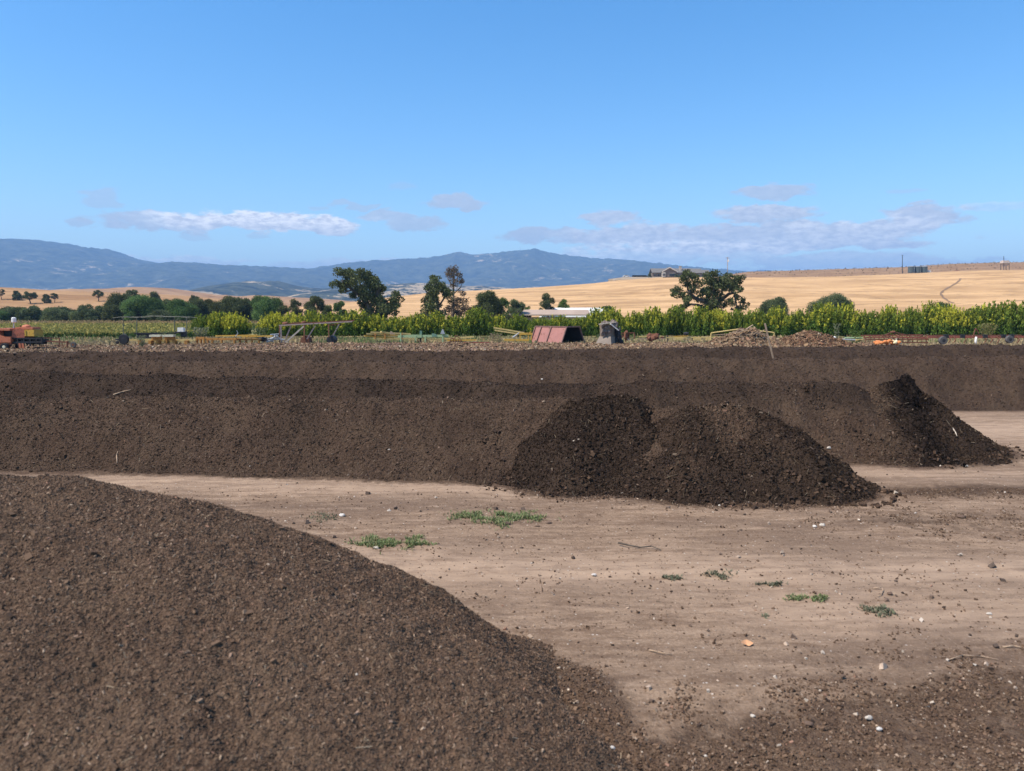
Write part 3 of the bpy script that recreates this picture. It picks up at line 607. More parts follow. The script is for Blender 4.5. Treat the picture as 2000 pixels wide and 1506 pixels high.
# ------------------------------------------------------------------ leaves, trees
def leaf_quads(pos, size, tint, up=0.0, elong=1.6):
    "one quad per leaf (or leaf spray); up leans them upright"
    n = len(pos); a = RNG.normal(0, 1, (n, 3)); a[:, 2] = a[:, 2] * (1 + up * 2) + up * RNG.uniform(0.5, 2, n)
    a /= np.linalg.norm(a, axis=1, keepdims=True); b = RNG.normal(0, 1, (n, 3)); b -= a * np.sum(a * b, 1, keepdims=True); b /= np.linalg.norm(b, axis=1, keepdims=True)
    s = (size * RNG.uniform(0.6, 1.3, n))[:, None]; la = a * s * elong / 2; lb = b * s / 2
    c_ = np.cross(a, b) * s * 0.18
    v = np.stack([pos - la, pos + lb * 0.9 + c_, pos + la, pos - lb * 0.9 + c_], 1).reshape(-1, 3)
    f = np.arange(n * 4).reshape(n, 4); return v, f, np.repeat(tint, 4, 0)
def jitter_tint(n, cols, probs, s=0.25):
    cols = np.array(cols); c = cols[RNG.choice(len(cols), n, p=np.array(probs) / np.sum(probs))]
    return np.clip(c * RNG.uniform(1 - s, 1 + s, (n, 1)), 0, 1)
OAK = ([(0.082, 0.096, 0.038), (0.112, 0.126, 0.050), (0.056, 0.066, 0.028), (0.165, 0.17, 0.075)], [.35, .3, .25, .1])
GREEN = ([(0.095, 0.155, 0.05), (0.13, 0.20, 0.06), (0.065, 0.11, 0.036), (0.18, 0.24, 0.075)], [.35, .3, .2, .15])
SAGE = ([(0.13, 0.155, 0.07), (0.10, 0.122, 0.052), (0.18, 0.205, 0.095), (0.065, 0.082, 0.036)], [.35, .3, .15, .2])
LIME = ([(0.11, 0.16, 0.04), (0.15, 0.20, 0.055), (0.08, 0.12, 0.035)], [.4, .3, .3])
RUSTY = ([(0.12, 0.085, 0.055), (0.15, 0.11, 0.075), (0.075, 0.06, 0.042)], [.4, .3, .3])
def clump_points(clumps, per_m3, hollow=0.35):
    pts = []; tn = []; rr_ = random.Random(len(clumps) * 31 + int(abs(clumps[0][0]) * 100))
    for (cx, cy, cz, rx, ry, rz) in clumps:
        n = max(12, int(per_m3 * (rx * ry * rz) ** (2 / 3)))
        d = RNG.normal(0, 1, (n, 3)); d /= np.linalg.norm(d, axis=1, keepdims=True)
        r = RNG.uniform(hollow, 1.0, n) ** 0.6 * (1 + RNG.normal(0, 0.10, n))
        pts.append(np.array([cx, cy, cz]) + d * r[:, None] * np.array([rx, ry, rz])); tn.append(np.full(n, rr_.uniform(0.68, 1.38)))
    return np.concatenate([np.concatenate(pts), np.concatenate(tn)[:, None]], 1)
def crown_obj(root, pts, size, pal, mat=None, up=0.0, elong=1.6, name='crown', holes=0.0, hs=1.2):
    if holes > 0:
        k = perlin(pts[:, 0] * hs + 3.1 * pts[:, 1], pts[:, 2] * hs - 1.7 * pts[:, 1], 5) > (-0.6 + holes); pts = pts[k]
    loc = np.array(root.location)
    v, f, c = leaf_quads(pts[:, :3] - loc, size * 1.15, jitter_tint(len(pts), *pal) * pts[:, 3:], up, elong)
    o = put(name, np_mesh(name, v, [f], [mat or M_LEAF_DARK], None, None, {'tint': c}), root); return o
TREES = []
def auto_tree(label, px, ptop, pw, Y, pal, style='round', name='tree', cat='tree', group=None, base=None, leaf=None, dens=150, mat=None):
    "px centre, py of the top, width in photo pixels, depth"
    x = P(px, 600, Y).x; z0 = terr(x, Y) if base is None else base
    top = P(px, ptop, Y).z; w = pw / F * Y; h = max(1.0, top - z0); loc = Vector((x, Y, z0 - 0.05))
    r = thing(name, label, cat, loc, group); tr = MB(); R = w / 2
    rr = random.Random(int(px * 7 + ptop)); cl = []
    if style == 'oak':
        th = h * 0.30; hub = loc + Vector((rr.uniform(-.1, .1) * w, 0, th)); t0 = max(0.12, w * 0.035)
        tr.path([loc, (loc + hub) / 2 + Vector((0.03 * w, 0, 0)), hub], t0 * 1.3, t0, 8)
        for i in range(26):
            a = rr.uniform(0, 6.28); ph = rr.uniform(0.05, 1.0); rad = R * 0.78 * math.sqrt(1 - (ph * 0.85) ** 2)
            c = loc + Vector((math.cos(a) * rad, math.sin(a) * rad, th + (h - th) * (0.12 + 0.66 * ph)))
            s = R * rr.uniform(0.16, 0.30); cl.append((c.x, c.y, c.z, s * 1.2, s * 1.1, s * 0.8))
            mid = hub.lerp(c, 0.5) + Vector((0, 0, -0.06 * h)); tr.path([hub, mid, c], t0 * 0.55, t0 * 0.12, 5)
    else:
        low = 0.18 if style == 'round' else 0.06; nb = 34 if style == 'round' else 24
        tr.path([loc, loc + Vector((0.02 * w, 0, h * 0.5))], max(0.06, w * 0.03), max(0.04, w * 0.018), 7)
        for i in range(nb):
            a = rr.uniform(0, 6.28); ph = (i + 0.5) / nb; rad = R * 0.66 * math.sqrt(max(0.03, 1 - (abs(ph - 0.3) / 0.75) ** 2)) * rr.uniform(0.55, 1.16)
            c = loc + Vector((math.cos(a) * rad, math.sin(a) * rad, h * (low + (0.90 - low) * ph) - 0.04 * h)); s = R * rr.uniform(0.17, 0.36)
            cl.append((c.x, c.y, c.z, s * 1.15, s * 1.15, min(s, h * 0.30)))
            tr.path([loc + Vector((0, 0, h * 0.3)), c], max(0.03, w * 0.012), 0.02, 5)
    tr.build('trunk', M_BARK, r)
    lf = leaf or max(0.10, 1.1 * Y / F)
    pts = clump_points(cl, dens / (lf ** 2) * 0.09); pts = pts[pts[:, 2] > z0 + 0.02]
    crown_obj(r, pts, lf, pal, mat)
    TREES.append(r); return r

# hero oak left of centre, drawn limb by limb
def hero(label, Y, px0, pbase, trunk_paths, clumps, pal, leaf, dens, holes, cat='oak tree', name='oak_tree', bark=M_BARK, squash=0.8, per=0.09):
    b = P(px0, pbase, Y); loc = Vector((b.x, Y, 0 if terr(b.x, Y) < 0.01 else terr(b.x, Y))); r = thing(name, label, cat, loc); tr = MB(); rr = random.Random(int(px0))
    for (pts, r0, r1) in trunk_paths:
        q = [P(a, c, Y) + Vector((0, rr.uniform(-1.2, 1.2) * (1 if i else 0), 0)) for i, (a, c) in enumerate(pts)]
        if pts[0][1] >= pbase - 6: q[0].z = loc.z - 0.1
        tr.path(q, r0, r1, 7)
    k = Y / F; cl = []
    for (a, c, rp) in clumps:
        for j in range(5):
            p = P(a + rr.uniform(-.75, .75) * rp, c + rr.uniform(-.7, .7) * rp, Y); s = rp * k * rr.uniform(0.55, 0.95)
            cl.append((p.x, Y + rr.uniform(-2.6, 2.6), p.z, s, s * 1.2, s * squash))
    tr.build('trunk', bark, r)
    pts = clump_points(cl, dens / (leaf ** 2) * per); pts = pts[pts[:, 2] > loc.z + 0.05]
    crown_obj(r, pts, leaf, pal, holes=holes, hs=1.0); return r
hero('big spreading oak with dark open crown against the blue ridge, left of centre', 140, 726, 634,
     [([(728, 634), (726, 606), (712, 585), (690, 566), (668, 548)], .62, .16), ([(722, 600), (738, 578), (742, 560), (735, 540)], .42, .12), ([(735, 610), (755, 590), (768, 582)], .3, .1),
      ([(690, 566), (676, 570), (664, 572)], .16, .07), ([(712, 585), (705, 560), (700, 542)], .26, .08), ([(742, 560), (722, 552), (706, 556)], .2, .07), ([(740, 570), (752, 560)], .2, .07)],
     [(668, 540, 13), (688, 540, 14), (660, 552, 9), (707, 542, 14), (724, 548, 13), (713, 536, 11), (734, 556, 12), (668, 563, 10), (690, 558, 13), (708, 566, 13), (730, 574, 14), (742, 562, 9),
      (696, 574, 8), (720, 588, 14), (744, 590, 15), (708, 598, 12), (756, 602, 14), (738, 608, 14), (766, 588, 9), (774, 580, 9), (772, 598, 9), (768, 612, 8), (752, 616, 12), (724, 612, 12)], OAK, 0.21, 125, 0.40)
hero('half bare oak with two airy tops, standing left of the tall dead leaning crown', 138, 846, 636,
     [([(852, 636), (856, 600), (852, 570), (850, 545)], .38, .1), ([(856, 600), (870, 580), (872, 566)], .2, .08), ([(852, 590), (838, 578)], .16, .06), ([(854, 605), (838, 604), (828, 612)], .18, .06)],
     [(850, 545, 10), (846, 556, 11), (858, 556, 9), (840, 570, 12), (860, 572, 11), (872, 562, 9), (836, 582, 11), (874, 578, 9), (850, 590, 13), (836, 598, 11), (840, 612, 13), (858, 612, 14), (826, 612, 9), (846, 620, 12)], OAK, 0.21, 100, 0.42)
hero('tall thin half dead tree with sparse reddish twigs rising above its neighbours', 142, 884, 636,
     [([(884, 640), (885, 600), (885, 570), (886, 530)], .34, .09), ([(885, 560), (875, 545), (870, 530)], .14, .04), ([(885, 556), (896, 540), (901, 529)], .14, .04), ([(885, 575), (900, 562), (904, 548)], .13, .04),
      ([(885, 590), (902, 580)], .13, .04), ([(885, 545), (880, 532), (878, 523)], .1, .03), ([(886, 610), (905, 598)], .12, .04), ([(886, 548), (890, 536), (889, 524)], .1, .03)],
     [(884, 528, 9), (874, 532, 7), (896, 534, 8), (882, 542, 9), (898, 548, 7), (888, 555, 8), (902, 572, 7), (894, 585, 9), (884, 598, 11), (904, 592, 9), (898, 606, 11), (880, 612, 10), (912, 604, 9), (900, 618, 10)], RUSTY, 0.16, 55, 0.42,
     'bare tree', 'sparse_tree', M_DRYBARK)
hero('wide gnarled oak with leaning limbs in front of the golden hill, below the hilltop house', 135, 1392, 636,
     [([(1394, 640), (1390, 606), (1376, 590), (1358, 582), (1345, 570)], .62, .18), ([(1390, 606), (1404, 592), (1424, 574), (1434, 572)], .5, .16), ([(1388, 610), (1366, 596), (1350, 594), (1332, 606)], .34, .1),
      ([(1358, 582), (1344, 566), (1340, 545)], .24, .09), ([(1345, 570), (1326, 575)], .14, .06), ([(1376, 590), (1392, 566), (1396, 552)], .26, .1), ([(1404, 592), (1410, 568), (1424, 552)], .22, .08),
      ([(1434, 572), (1436, 600), (1435, 640)], .14, .12), ([(1434, 572), (1448, 582), (1452, 590)], .13, .05), ([(1380, 596), (1372, 606), (1376, 618)], .16, .08)],
     [(1340, 538, 10), (1352, 542, 9), (1332, 546, 8), (1346, 552, 10), (1322, 564, 8), (1328, 572, 9), (1318, 574, 6), (1350, 566, 9), (1344, 578, 9), (1336, 590, 9), (1328, 600, 8), (1374, 564, 12), (1386, 552, 13), (1392, 540, 10),
      (1400, 556, 13), (1378, 576, 12), (1396, 572, 14), (1412, 546, 12), (1428, 542, 10), (1438, 550, 11), (1432, 562, 13), (1446, 562, 8), (1414, 564, 13), (1420, 590, 8), (1446, 582, 7), (1454, 590, 6), (1446, 602, 8), (1424, 600, 7), (1390, 596, 13), (1404, 604, 11), (1376, 604, 10), (1396, 616, 12)],
     OAK, 0.20, 120, 0.40)
T = auto_tree
BS = 'bush'
T('small oak standing alone at the far left edge of the dry hill', 4, 561, 14, 330, OAK, 'oak', 'oak_tree')
T('low spreading dark shrub on the dry hill, left of a leaning oak', 34, 567, 22, 330, OAK, BS, 'shrub', 'shrub')
T('oak with a sloping crown on the dry hill behind the orange machine', 60, 566, 26, 320, OAK, 'oak', 'oak_tree')
T('low dark shrub beside a broken oak on the dry hill', 92, 574, 18, 322, OAK, BS, 'shrub', 'shrub')
T('small broken oak with a split crown on the dry hill', 107, 569, 14, 325, OAK, 'oak', 'oak_tree')
T('small umbrella shaped oak alone on the crest of the dry hill', 193, 564, 21, 330, OAK, 'oak', 'oak_tree')
T('mid sized oak with an open crown above the dark thicket', 256, 559, 40, 250, OAK, 'oak', 'oak_tree')
T('dense round dark oak on the dry hill, above a bright green tree', 305, 567, 37, 260, OAK, 'round', 'oak_tree')
T('round dark oak standing alone right of the dry hill', 380, 571, 30, 250, OAK, 'round', 'oak_tree')
for (lab, px, pt, pw, Y, pal) in [
    ('grey green shrub at the left end of the thicket, behind the orange machine', 22, 606, 52, 190, SAGE), ('taller grey green shrub second from the left in the thicket', 58, 602, 42, 186, SAGE),
    ('dark grey green shrub in the thicket left of the pipe frame canopy', 116, 606, 56, 184, SAGE), ('pointed grey shrub rising in the middle of the thicket', 166, 599, 32, 190, SAGE),
    ('pale wide grey green shrub low in front of the thicket', 168, 610, 46, 178, SAGE), ('narrow green shrub beside the big dark thicket tree', 198, 600, 30, 186, SAGE),
    ('big dark green tree leaning over the thicket, left of a bright one', 240, 580, 60, 184, OAK), ('dark shrub tucked under the left side of the big thicket tree', 224, 598, 34, 178, OAK),
    ('bright mid green rounded tree behind the pipe frame canopy', 281, 583, 64, 176, GREEN), ('dull green tree in the gap right of the bright rounded tree', 333, 588, 38, 188, SAGE),
    ('light green tree behind the right end of the pipe frame canopy', 350, 592, 54, 176, GREEN), ('dark green tree behind the first yellow orchard tree', 398, 588, 50, 184, OAK),
    ('grey shrub between the pipe canopy and the first orchard tree', 312, 610, 40, 172, SAGE),
    ('low dull green shrub filling the gap at the left of the thicket', 90, 612, 44, 188, SAGE), ('low dark shrub filling the gap left of the pointed grey shrub', 142, 611, 40, 189, OAK), ('dark green shrub behind the right post of the pipe canopy', 372, 600, 44, 186, OAK), ('low green shrub at the far left edge of the thicket', -6, 612, 40, 186, GREEN), ('dark shrub between the green tree and the lobed oak', 552, 592, 40, 162, OAK), ('low dark shrub left of the big spreading oak', 640, 594, 34, 152, OAK),
    ('large dark green tree crown above the first yellow orchard clump', 447, 585, 56, 176, OAK), ('dark tree behind the gap between the two yellow orchard clumps', 478, 586, 44, 180, OAK), ('rounded mid green tree behind the gap in the orchard', 520, 583, 62, 170, GREEN),
    ('smaller dark tree left of the lobed oak behind the gantry', 578, 580, 36, 160, OAK), ('dark lobed oak behind the pipe gantry', 616, 574, 52, 158, OAK),
    ('small bright green tree under the left limbs of the big spreading oak', 664, 583, 40, 150, GREEN), ('dense round dark oak right of the half bare trees', 951, 567, 68, 140, OAK),
    ('light green tree behind the dense round oak', 984, 578, 36, 165, LIME), ('dark round tree at the right end of the oak group, over the tan roof', 1010, 583, 44, 150, SAGE), ('pale green shrub at the foot of the oak group', 1030, 594, 20, 156, LIME),
    ('dark upright tree with a ragged top behind the white tunnel roof', 1070, 569, 42, 178, OAK), ('lime green tree touching the dark upright tree', 1100, 579, 30, 182, LIME), ('low green shrub seen over the right end of the white roof', 1187, 594, 34, 176, LIME),
    ('round grey green bush on the hill side, right of the gnarled oak', 1512, 578, 66, 150, SAGE), ('wide flat topped grey bush behind the orchard on the right', 1626, 578, 88, 150, SAGE), ('small green tree poking above the yellow orchard tree on the right', 1842, 586, 52, 120, GREEN)]:
    if px < 540: pw = pw * 1.36; pt -= 4
    T(lab, px, pt, pw, Y, pal, 'round' if pw > 58 else BS, 'shrub' if 'shrub' in lab or 'bush' in lab else 'tree', 'shrub' if 'shrub' in lab or 'bush' in lab else 'tree', 'trees and shrubs behind the orchard', base=0.0 if Y < 230 else None)

# orchard: upright shoots with sun-yellowed tips; a few shapes reused
def orchard_variant(seed, yellow, R=1.75, H=2.75, ns=210, per=38):
    rg = np.random.default_rng(seed); pts = []; cols = []
    a = rg.uniform(0, 6.283, ns); lump = rg.normal(0, .09, 12); rad = R * np.sqrt(rg.uniform(0, 1, ns)); lobe = 1 + 0.18 * np.sin(3 * a + seed)
    for i in range(ns):
        r = rad[i] * lobe[i] * 0.92; q = rad[i] / R
        top = H * (1.0 - 0.55 * q ** 2.4) * rg.uniform(0.80, 1.05) * (1 + lump[int(a[i] * 1.9) % 12] * q); bot = 0.12 + 0.35 * q * rg.uniform(0, 1)
        bx, by = math.cos(a[i]) * r, math.sin(a[i]) * r; lean = rg.normal(0, 0.10, 2) + np.array([math.cos(a[i]), math.sin(a[i])]) * 0.10 * q
        t = rg.uniform(0, 1, per) ** 0.85; zz = bot + (top - bot) * t
        wob = 0.20 * (1.12 - t)
        pts.append(np.stack([bx + lean[0] * zz + rg.normal(0, 1, per) * wob, by + lean[1] * zz + rg.normal(0, 1, per) * wob, zz], 1))
        sick = rg.uniform() < yellow
        yl = sst(t + rg.normal(0, 0.13, per), 0.55, 0.92) * (1 if sick else 0.22)
        g = np.array([0.104, 0.166, 0.033]) * rg.uniform(0.5, 1.3); yy_ = np.array([0.54, 0.50, 0.06]) * rg.uniform(0.8, 1.1)
        cols.append(g[None] * (1 - yl[:, None]) + yy_[None] * yl[:, None])
    pts = np.concatenate(pts); cols = np.concatenate(cols) * rg.uniform(0.75, 1.25, (len(pts), 1))
    return leaf_quads(pts, 0.125, cols, 0.35, 1.7)
OV = []
for i, yv in enumerate((0.08, 0.2, 0.45, 0.75, 1.0, 0.12, 0.55)):
    v, f, c = orchard_variant(900 + i, yv)
    tm = MB(); rr = random.Random(i); hub = Vector((0, 0, 0.55)); tm.path([Vector((0, 0, -0.1)), hub], 0.09, 0.07, 7)
    for j in range(7): aa = j * 0.9 + rr.uniform(-.3, .3); tm.path([hub, Vector((math.cos(aa) * 0.6, math.sin(aa) * 0.6, 1.2)), Vector((math.cos(aa) * 0.9, math.sin(aa) * 0.9, 2.0))], 0.05, 0.015, 5)
    tmesh = bpy.data.meshes.new('trunk'); tmesh.from_pydata([tuple(p) for p in tm.v], [], tm.f); tmesh.materials.append(M_BARK)
    OV.append((np_mesh('crown', v, [f], [M_LEAF], None, None, {'tint': c}), tmesh))
def orchard_tree(label, px, ptop, Y, var, wpx=60, group='fruit trees of the orchard row'):
    x = P(px, 640, Y).x; top = P(px, ptop, Y).z; r = thing('orchard_tree', label, 'fruit tree', (x, Y, 0), group)
    for nm, me in zip(('crown', 'trunk'), OV[var]): put(nm, me, r)
    s = (wpx / F * Y) / 3.6; r.scale = (s, s, top / 2.60); r.rotation_euler = (0, 0, (px * 37 % 628) / 100); return r
FRONT = [(398, 616, 0, 46, 'small green orchard tree at the left end of the row'), (428, 610, 2, 52, 'half yellow orchard tree second from the left end'), (458, 609, 4, 58, 'bright yellow orchard tree left of the first gap in the row'),
 (533, 612, 4, 54, 'yellow orchard tree starting the row right of the gap'), (570, 607, 4, 60, 'brightest yellow orchard tree behind the left legs of the gantry'), (610, 610, 2, 56, 'yellow green orchard tree behind the middle of the gantry'),
 (650, 609, 1, 56, 'green orchard tree behind the gantry drum wheel'), (692, 606, 2, 62, 'tall green orchard tree behind the tip of the gantry rail'), (738, 613, 3, 54, 'yellow orchard tree behind the left end of the yellow beams'), (776, 614, 2, 52, 'mixed yellow orchard tree over the right end of the yellow beams'),
 (815, 611, 3, 56, 'yellow orchard tree behind the green toolbar'), (852, 612, 3, 50, 'yellow orchard tree behind the triangular marker'), (886, 613, 5, 54, 'green orchard tree right of the triangular marker'), (932, 605, 1, 66, 'tall dark green orchard tree with its thin trunk in view'),
 (974, 613, 3, 48, 'yellow topped orchard tree behind the yellow conveyor'), (1012, 618, 0, 48, 'low green orchard tree left of the red bin'), (1052, 620, 0, 48, 'low green orchard tree behind the left edge of the red bin'), (1094, 619, 5, 50, 'low green orchard tree behind the middle of the red bin'),
 (1136, 614, 1, 50, 'green orchard tree behind the dark end of the red bin'), (1166, 606, 2, 50, 'green orchard tree behind the left edge of the grey wooden bin'), (1198, 604, 3, 54, 'yellow flecked orchard tree right above the grey wooden bin'), (1238, 606, 3, 54, 'yellow orchard tree just right of the grey wooden bin'),
 (1278, 602, 2, 58, 'yellow green orchard tree over the rusty scrap'), (1322, 599, 1, 60, 'green orchard tree under the left limbs of the gnarled oak'), (1368, 599, 5, 58, 'dark green orchard tree below the trunk of the gnarled oak'), (1404, 603, 4, 54, 'bright yellow orchard tree below the right limbs of the gnarled oak'), (1440, 606, 1, 52, 'green orchard tree behind the left debris heap'),
 (1476, 606, 1, 54, 'green orchard tree above the peak of the left debris heap'), (1518, 606, 3, 54, 'yellow flecked orchard tree between the two debris heaps'), (1560, 601, 0, 56, 'dark green orchard tree above the right debris heap'), (1606, 597, 2, 60, 'yellow green orchard tree right of the dark one over the right heap'), (1652, 595, 2, 62, 'tall yellow green orchard tree above the white jug'),
 (1700, 602, 1, 56, 'green orchard tree above the left end of the red harrow'), (1738, 602, 2, 56, 'yellow green orchard tree above the squash pile'), (1778, 600, 1, 56, 'green orchard tree above the right end of the red harrow'), (1815, 597, 3, 58, 'yellow topped orchard tree left of the brightest right hand tree'), (1852, 594, 4, 60, 'brightest yellow orchard tree on the right, above the rusty cultivator'),
 (1890, 601, 5, 56, 'green orchard tree above the cultivator hitch'), (1932, 590, 0, 70, 'tall dark green orchard tree second from the right edge'), (1978, 585, 0, 76, 'tallest dark green orchard tree near the right edge'), (2030, 586, 5, 74, 'dark green orchard tree cut by the right edge')]
for px, pt, var, w, lab in FRONT: orchard_tree(lab, px, pt + (px * 29 % 11) - 4, 82 + (px * 13 % 17) / 8, (0, 5, 2, 6, 4, 1, 6)[var] if px > 720 else var, w * 1.02)
for i, px in enumerate(list(range(545, 1010, 43)) + list(range(1030, 2080, 44))):
    orchard_tree('green orchard tree in the second row, showing between the front trees', px, (620 if px < 990 else 623 if px < 1150 else 614 if px < 1880 else 602), 88 + (i * 7 % 5) * 0.4, (0, 5, 0, 1, 5, 0, 1)[i % 7], 58, 'second row of orchard trees')

# ------------------------------------------------------------------ paints for the machinery
M_ORANGE = mat_paint('orange_paint', (0.50, 0.165, 0.085), 0.35); M_DULLORANGE = mat_paint('dull_orange', (0.36, 0.11, 0.065), 0.5); M_YELLOW = mat_paint('yellow_paint', (0.58, 0.34, 0.06), 0.35); M_OCHRE = mat_paint('ochre_paint', (0.46, 0.22, 0.055), 0.5)
M_PALEYEL = mat_paint('faded_yellow', (0.62, 0.45, 0.17), 0.25); M_MINT = mat_paint('pale_green_paint', (0.36, 0.45, 0.24), 0.25); M_BIN = mat_paint('faded_red_paint', (0.34, 0.150, 0.125), 0.4, scale=3.0)
M_BINEDGE = mat_paint('dull_brown_red', (0.22, 0.12, 0.10), 0.4); M_RUST = mat_paint('rust', (0.20, 0.085, 0.05), 0.7, 0.9); M_RUSTRED = mat_paint('rusty_red_paint', (0.30, 0.095, 0.065), 0.5, 0.85)
M_DARK = mat_paint('dark_metal', (0.03, 0.03, 0.032), 0.25); M_TYRE = mat_paint('tyre_rubber', (0.028, 0.028, 0.03), 0.0, 0.85); M_GREYTYRE = mat_paint('worn_rubber', (0.105, 0.095, 0.088), 0.1, 0.9)
M_CREAM = mat_paint('cream_paint', (0.62, 0.56, 0.40), 0.1); M_WHITE = mat_paint('white_plastic', (0.80, 0.77, 0.71), 0.0, 0.5); M_GALV = mat_paint('galvanized', (0.42, 0.43, 0.43), 0.1, 0.5, metallic=0.3)
M_PIPE = mat_paint('dull_pipe', (0.16, 0.16, 0.115), 0.3); M_GANTRY = mat_paint('bleached_steel', (0.36, 0.27, 0.23), 0.45); M_GREYWOOD = mat_wood('grey_wood', (0.15, 0.108, 0.08), (0.30, 0.225, 0.17), (6, 6, 1))
M_PALEWOOD = mat_wood('pale_wood', (0.42, 0.33, 0.25), (0.62, 0.52, 0.41), (8, 8, 1)); M_TANWOOD = mat_wood('tan_wood', (0.30, 0.20, 0.13), (0.42, 0.30, 0.20), (8, 8, 1)); M_CONC = mat_paint('grey_board', (0.25, 0.20, 0.16), 0.15, 0.9, rustcol=(0.13, 0.10, 0.08))
M_STONE = mat_paint('stone', (0.58, 0.53, 0.47), 0.2, 0.9, 30, (0.36, 0.30, 0.25)); M_PALESTONE = mat_paint('pale_stone', (0.52, 0.45, 0.37), 0.15, 0.8, 30, (0.5, 0.45, 0.4)); M_CLOD = mat_paint('clod', (0.13, 0.085, 0.06), 0.3, 0.95, 30, (0.06, 0.04, 0.03))

def V3(Y):
    return lambda px, py, dy=0.0: (lambda p: Vector((p.x, Y + dy, p.z)))(P(px, py or 640, Y))
def wheel(root, c, R, w, name='wheel', hub=M_CREAM, rub=M_TYRE, rim=0.55):
    "a wheel seen side on: tyre with its rim as a sub-part"
    t = MB().lathe(c, [(R * rim, -w * .5), (R * .93, -w * .5), (R, -w * .28), (R, w * .28), (R * .93, w * .5), (R * rim, w * .5)], 'Y', 22).build(name, rub, root)
    h = MB().lathe(c, [(R * .18, -w * .54), (R * .42, -w * .50), (R * rim * .99, -w * .42), (R * rim * .99, w * .42), (R * .2, w * .5)], 'Y', 18).build('rim', hub, t); return t

# --- orange self-propelled machine at the left edge
Y = 57.0; p = V3(Y); r = thing('harvester', 'old orange wheeled farm machine with a yellow tank and white canister on a pole', 'farm machine', (p(28, 683).x, Y, 0))
b = MB(); x0, x1 = p(5, 0).x, p(32, 0).x; zt, zb = p(0, 641).z, p(0, 668).z
b.prism([(x0 - .05, zt), (x1, zt), (x1, zt - .16), (x0 + .15, zt - .16)], Y - .75, Y + .75)                 # roof of the hood
b.prism([(x0, zt - .14), (x0 + .16, zt - .14), (x0 + .30, zt - .5), (x0 + .55, zt - .62), (x1, zt - .62), (x1, zb), (x0 - .15, zb)], Y - .75, Y + .75)
b.box(((x1 + x0) / 2, Y + .70, (zt + zb) / 2), (x1 - x0 - .1, .06, zt - zb - .2))
b.build('hood', M_ORANGE, r)
b = MB(); rr = random.Random(3)
for i in range(9): b.box((x0 + .35 + rr.random() * .65, Y - .3 + rr.random() * .6, zt - .25 - rr.random() * .3), (rr.uniform(.1, .3), .2, rr.uniform(.1, .3)))
b.box(((x0 + x1) / 2 + .1, Y + .1, zt - .4), (x1 - x0 - .4, .9, .42)); b.build('engine', M_DARK, r)
b = MB(); b.prism([(p(32, 0).x, p(0, 659).z), (p(57, 0).x, p(0, 659).z), (p(57, 0).x, p(0, 643).z), (p(50, 0).x, p(0, 640.5).z), (p(34, 0).x, p(0, 643.5).z)], Y - .6, Y + .6)
b.build('side_housing', M_DULLORANGE, r); b = MB(); b.box((p(55, 0).x, Y, p(0, 641).z), (p(73, 0).x - p(40, 0).x, 1.0, .16)); b.blob((p(52, 0).x, Y, p(0, 639).z), (.32, .3, .2), 3, .1); b.tube(p(53, 638), p(54, 634.5), .05); b.build('lid', M_ORANGE, r); MB().bar(p(41, 641), p(39.5, 635.5), .12, .05).build('lever', M_RUST, r)
b = MB(); b.box((p(65.5, 0).x, Y, p(0, 650).z), (p(75, 0).x - p(56.5, 0).x, 1.1, p(0, 644).z - p(0, 656.5).z)); b.box((p(58, 0).x, Y - .57, p(0, 650).z), (.10, .05, .44)); b.build('tank', M_YELLOW, r)
b = MB(); b.tube(p(27, 642), p(27, 630), .045); b.build('pole', M_GALV, r)
b = MB(); b.lathe(p(27, 625), [(.10, -.20), (.16, -.17), (.16, .14), (.12, .18), (.05, .20)], 'Z', 16); b.build('canister', M_WHITE, r)
b = MB()
for yy in (-.55, .55):
    b.bar(p(28, 660, yy), p(92, 660.5, yy), .08, .10); b.bar(p(30, 669, yy), p(92, 667, yy), .08, .14)
    for q in (31, 44, 56, 68, 80, 91): b.bar(p(q, 659, yy), p(q, 676 if q < 70 else 672, yy), .07)
for q in (36, 48, 60, 72, 84): b.box((p(q, 0).x, Y, p(0, 665).z), (.30, .8, .22))
b.box((p(66, 0).x, Y + .2, p(0, 668).z), (1.2, .7, .35)); b.build('underframe', M_DARK, r)
b = MB(); b.prism([(p(-6, 0).x, p(0, 668).z), (p(32, 0).x, p(0, 667).z), (p(30, 0).x, p(0, 672).z), (p(8, 0).x, p(0, 674).z), (p(6, 0).x, p(0, 681).z), (p(-6, 0).x, p(0, 681).z)], Y - .65, Y + .65)
b.build('lower_frame', M_ORANGE, r)
for q in (44, 50): MB().prism([(p(q, 0).x, p(0, 670).z), (p(q + 4, 0).x, p(0, 670).z), (p(q + 5, 0).x, p(0, 681).z), (p(q + 1, 0).x, p(0, 682).z)], Y - .6, Y - .5).build('blade', M_ORANGE, r)
b = MB(); b.lathe(p(5, 665), [(.12, -.15), (.15, -.1), (.15, .1), (.06, .17)], 'Z', 12); b.build('jug', M_WHITE, r)
wheel(r, p(24, 676.5, -.85), .28, .22); wheel(r, p(1, 676, -.85), .28, .22); wheel(r, p(24, 677, .8), .28, .22)
b = MB(); b.bar(p(88, 666.5), p(134, 668.5), .07, .10); b.bar(p(84, 660), p(116, 661), .05); b.bar(p(116, 660), p(116, 677), .06); b.bar(p(131, 666), p(131, 678), .12, .06); b.bar(p(131, 670), p(142, 673), .06); b.bar(p(121, 669), p(124, 679), .04); b.build('drawbar', M_RUST, r)
wheel(r, p(143.5, 673.5), .21, .16, hub=M_RUST, rub=M_GREYTYRE)

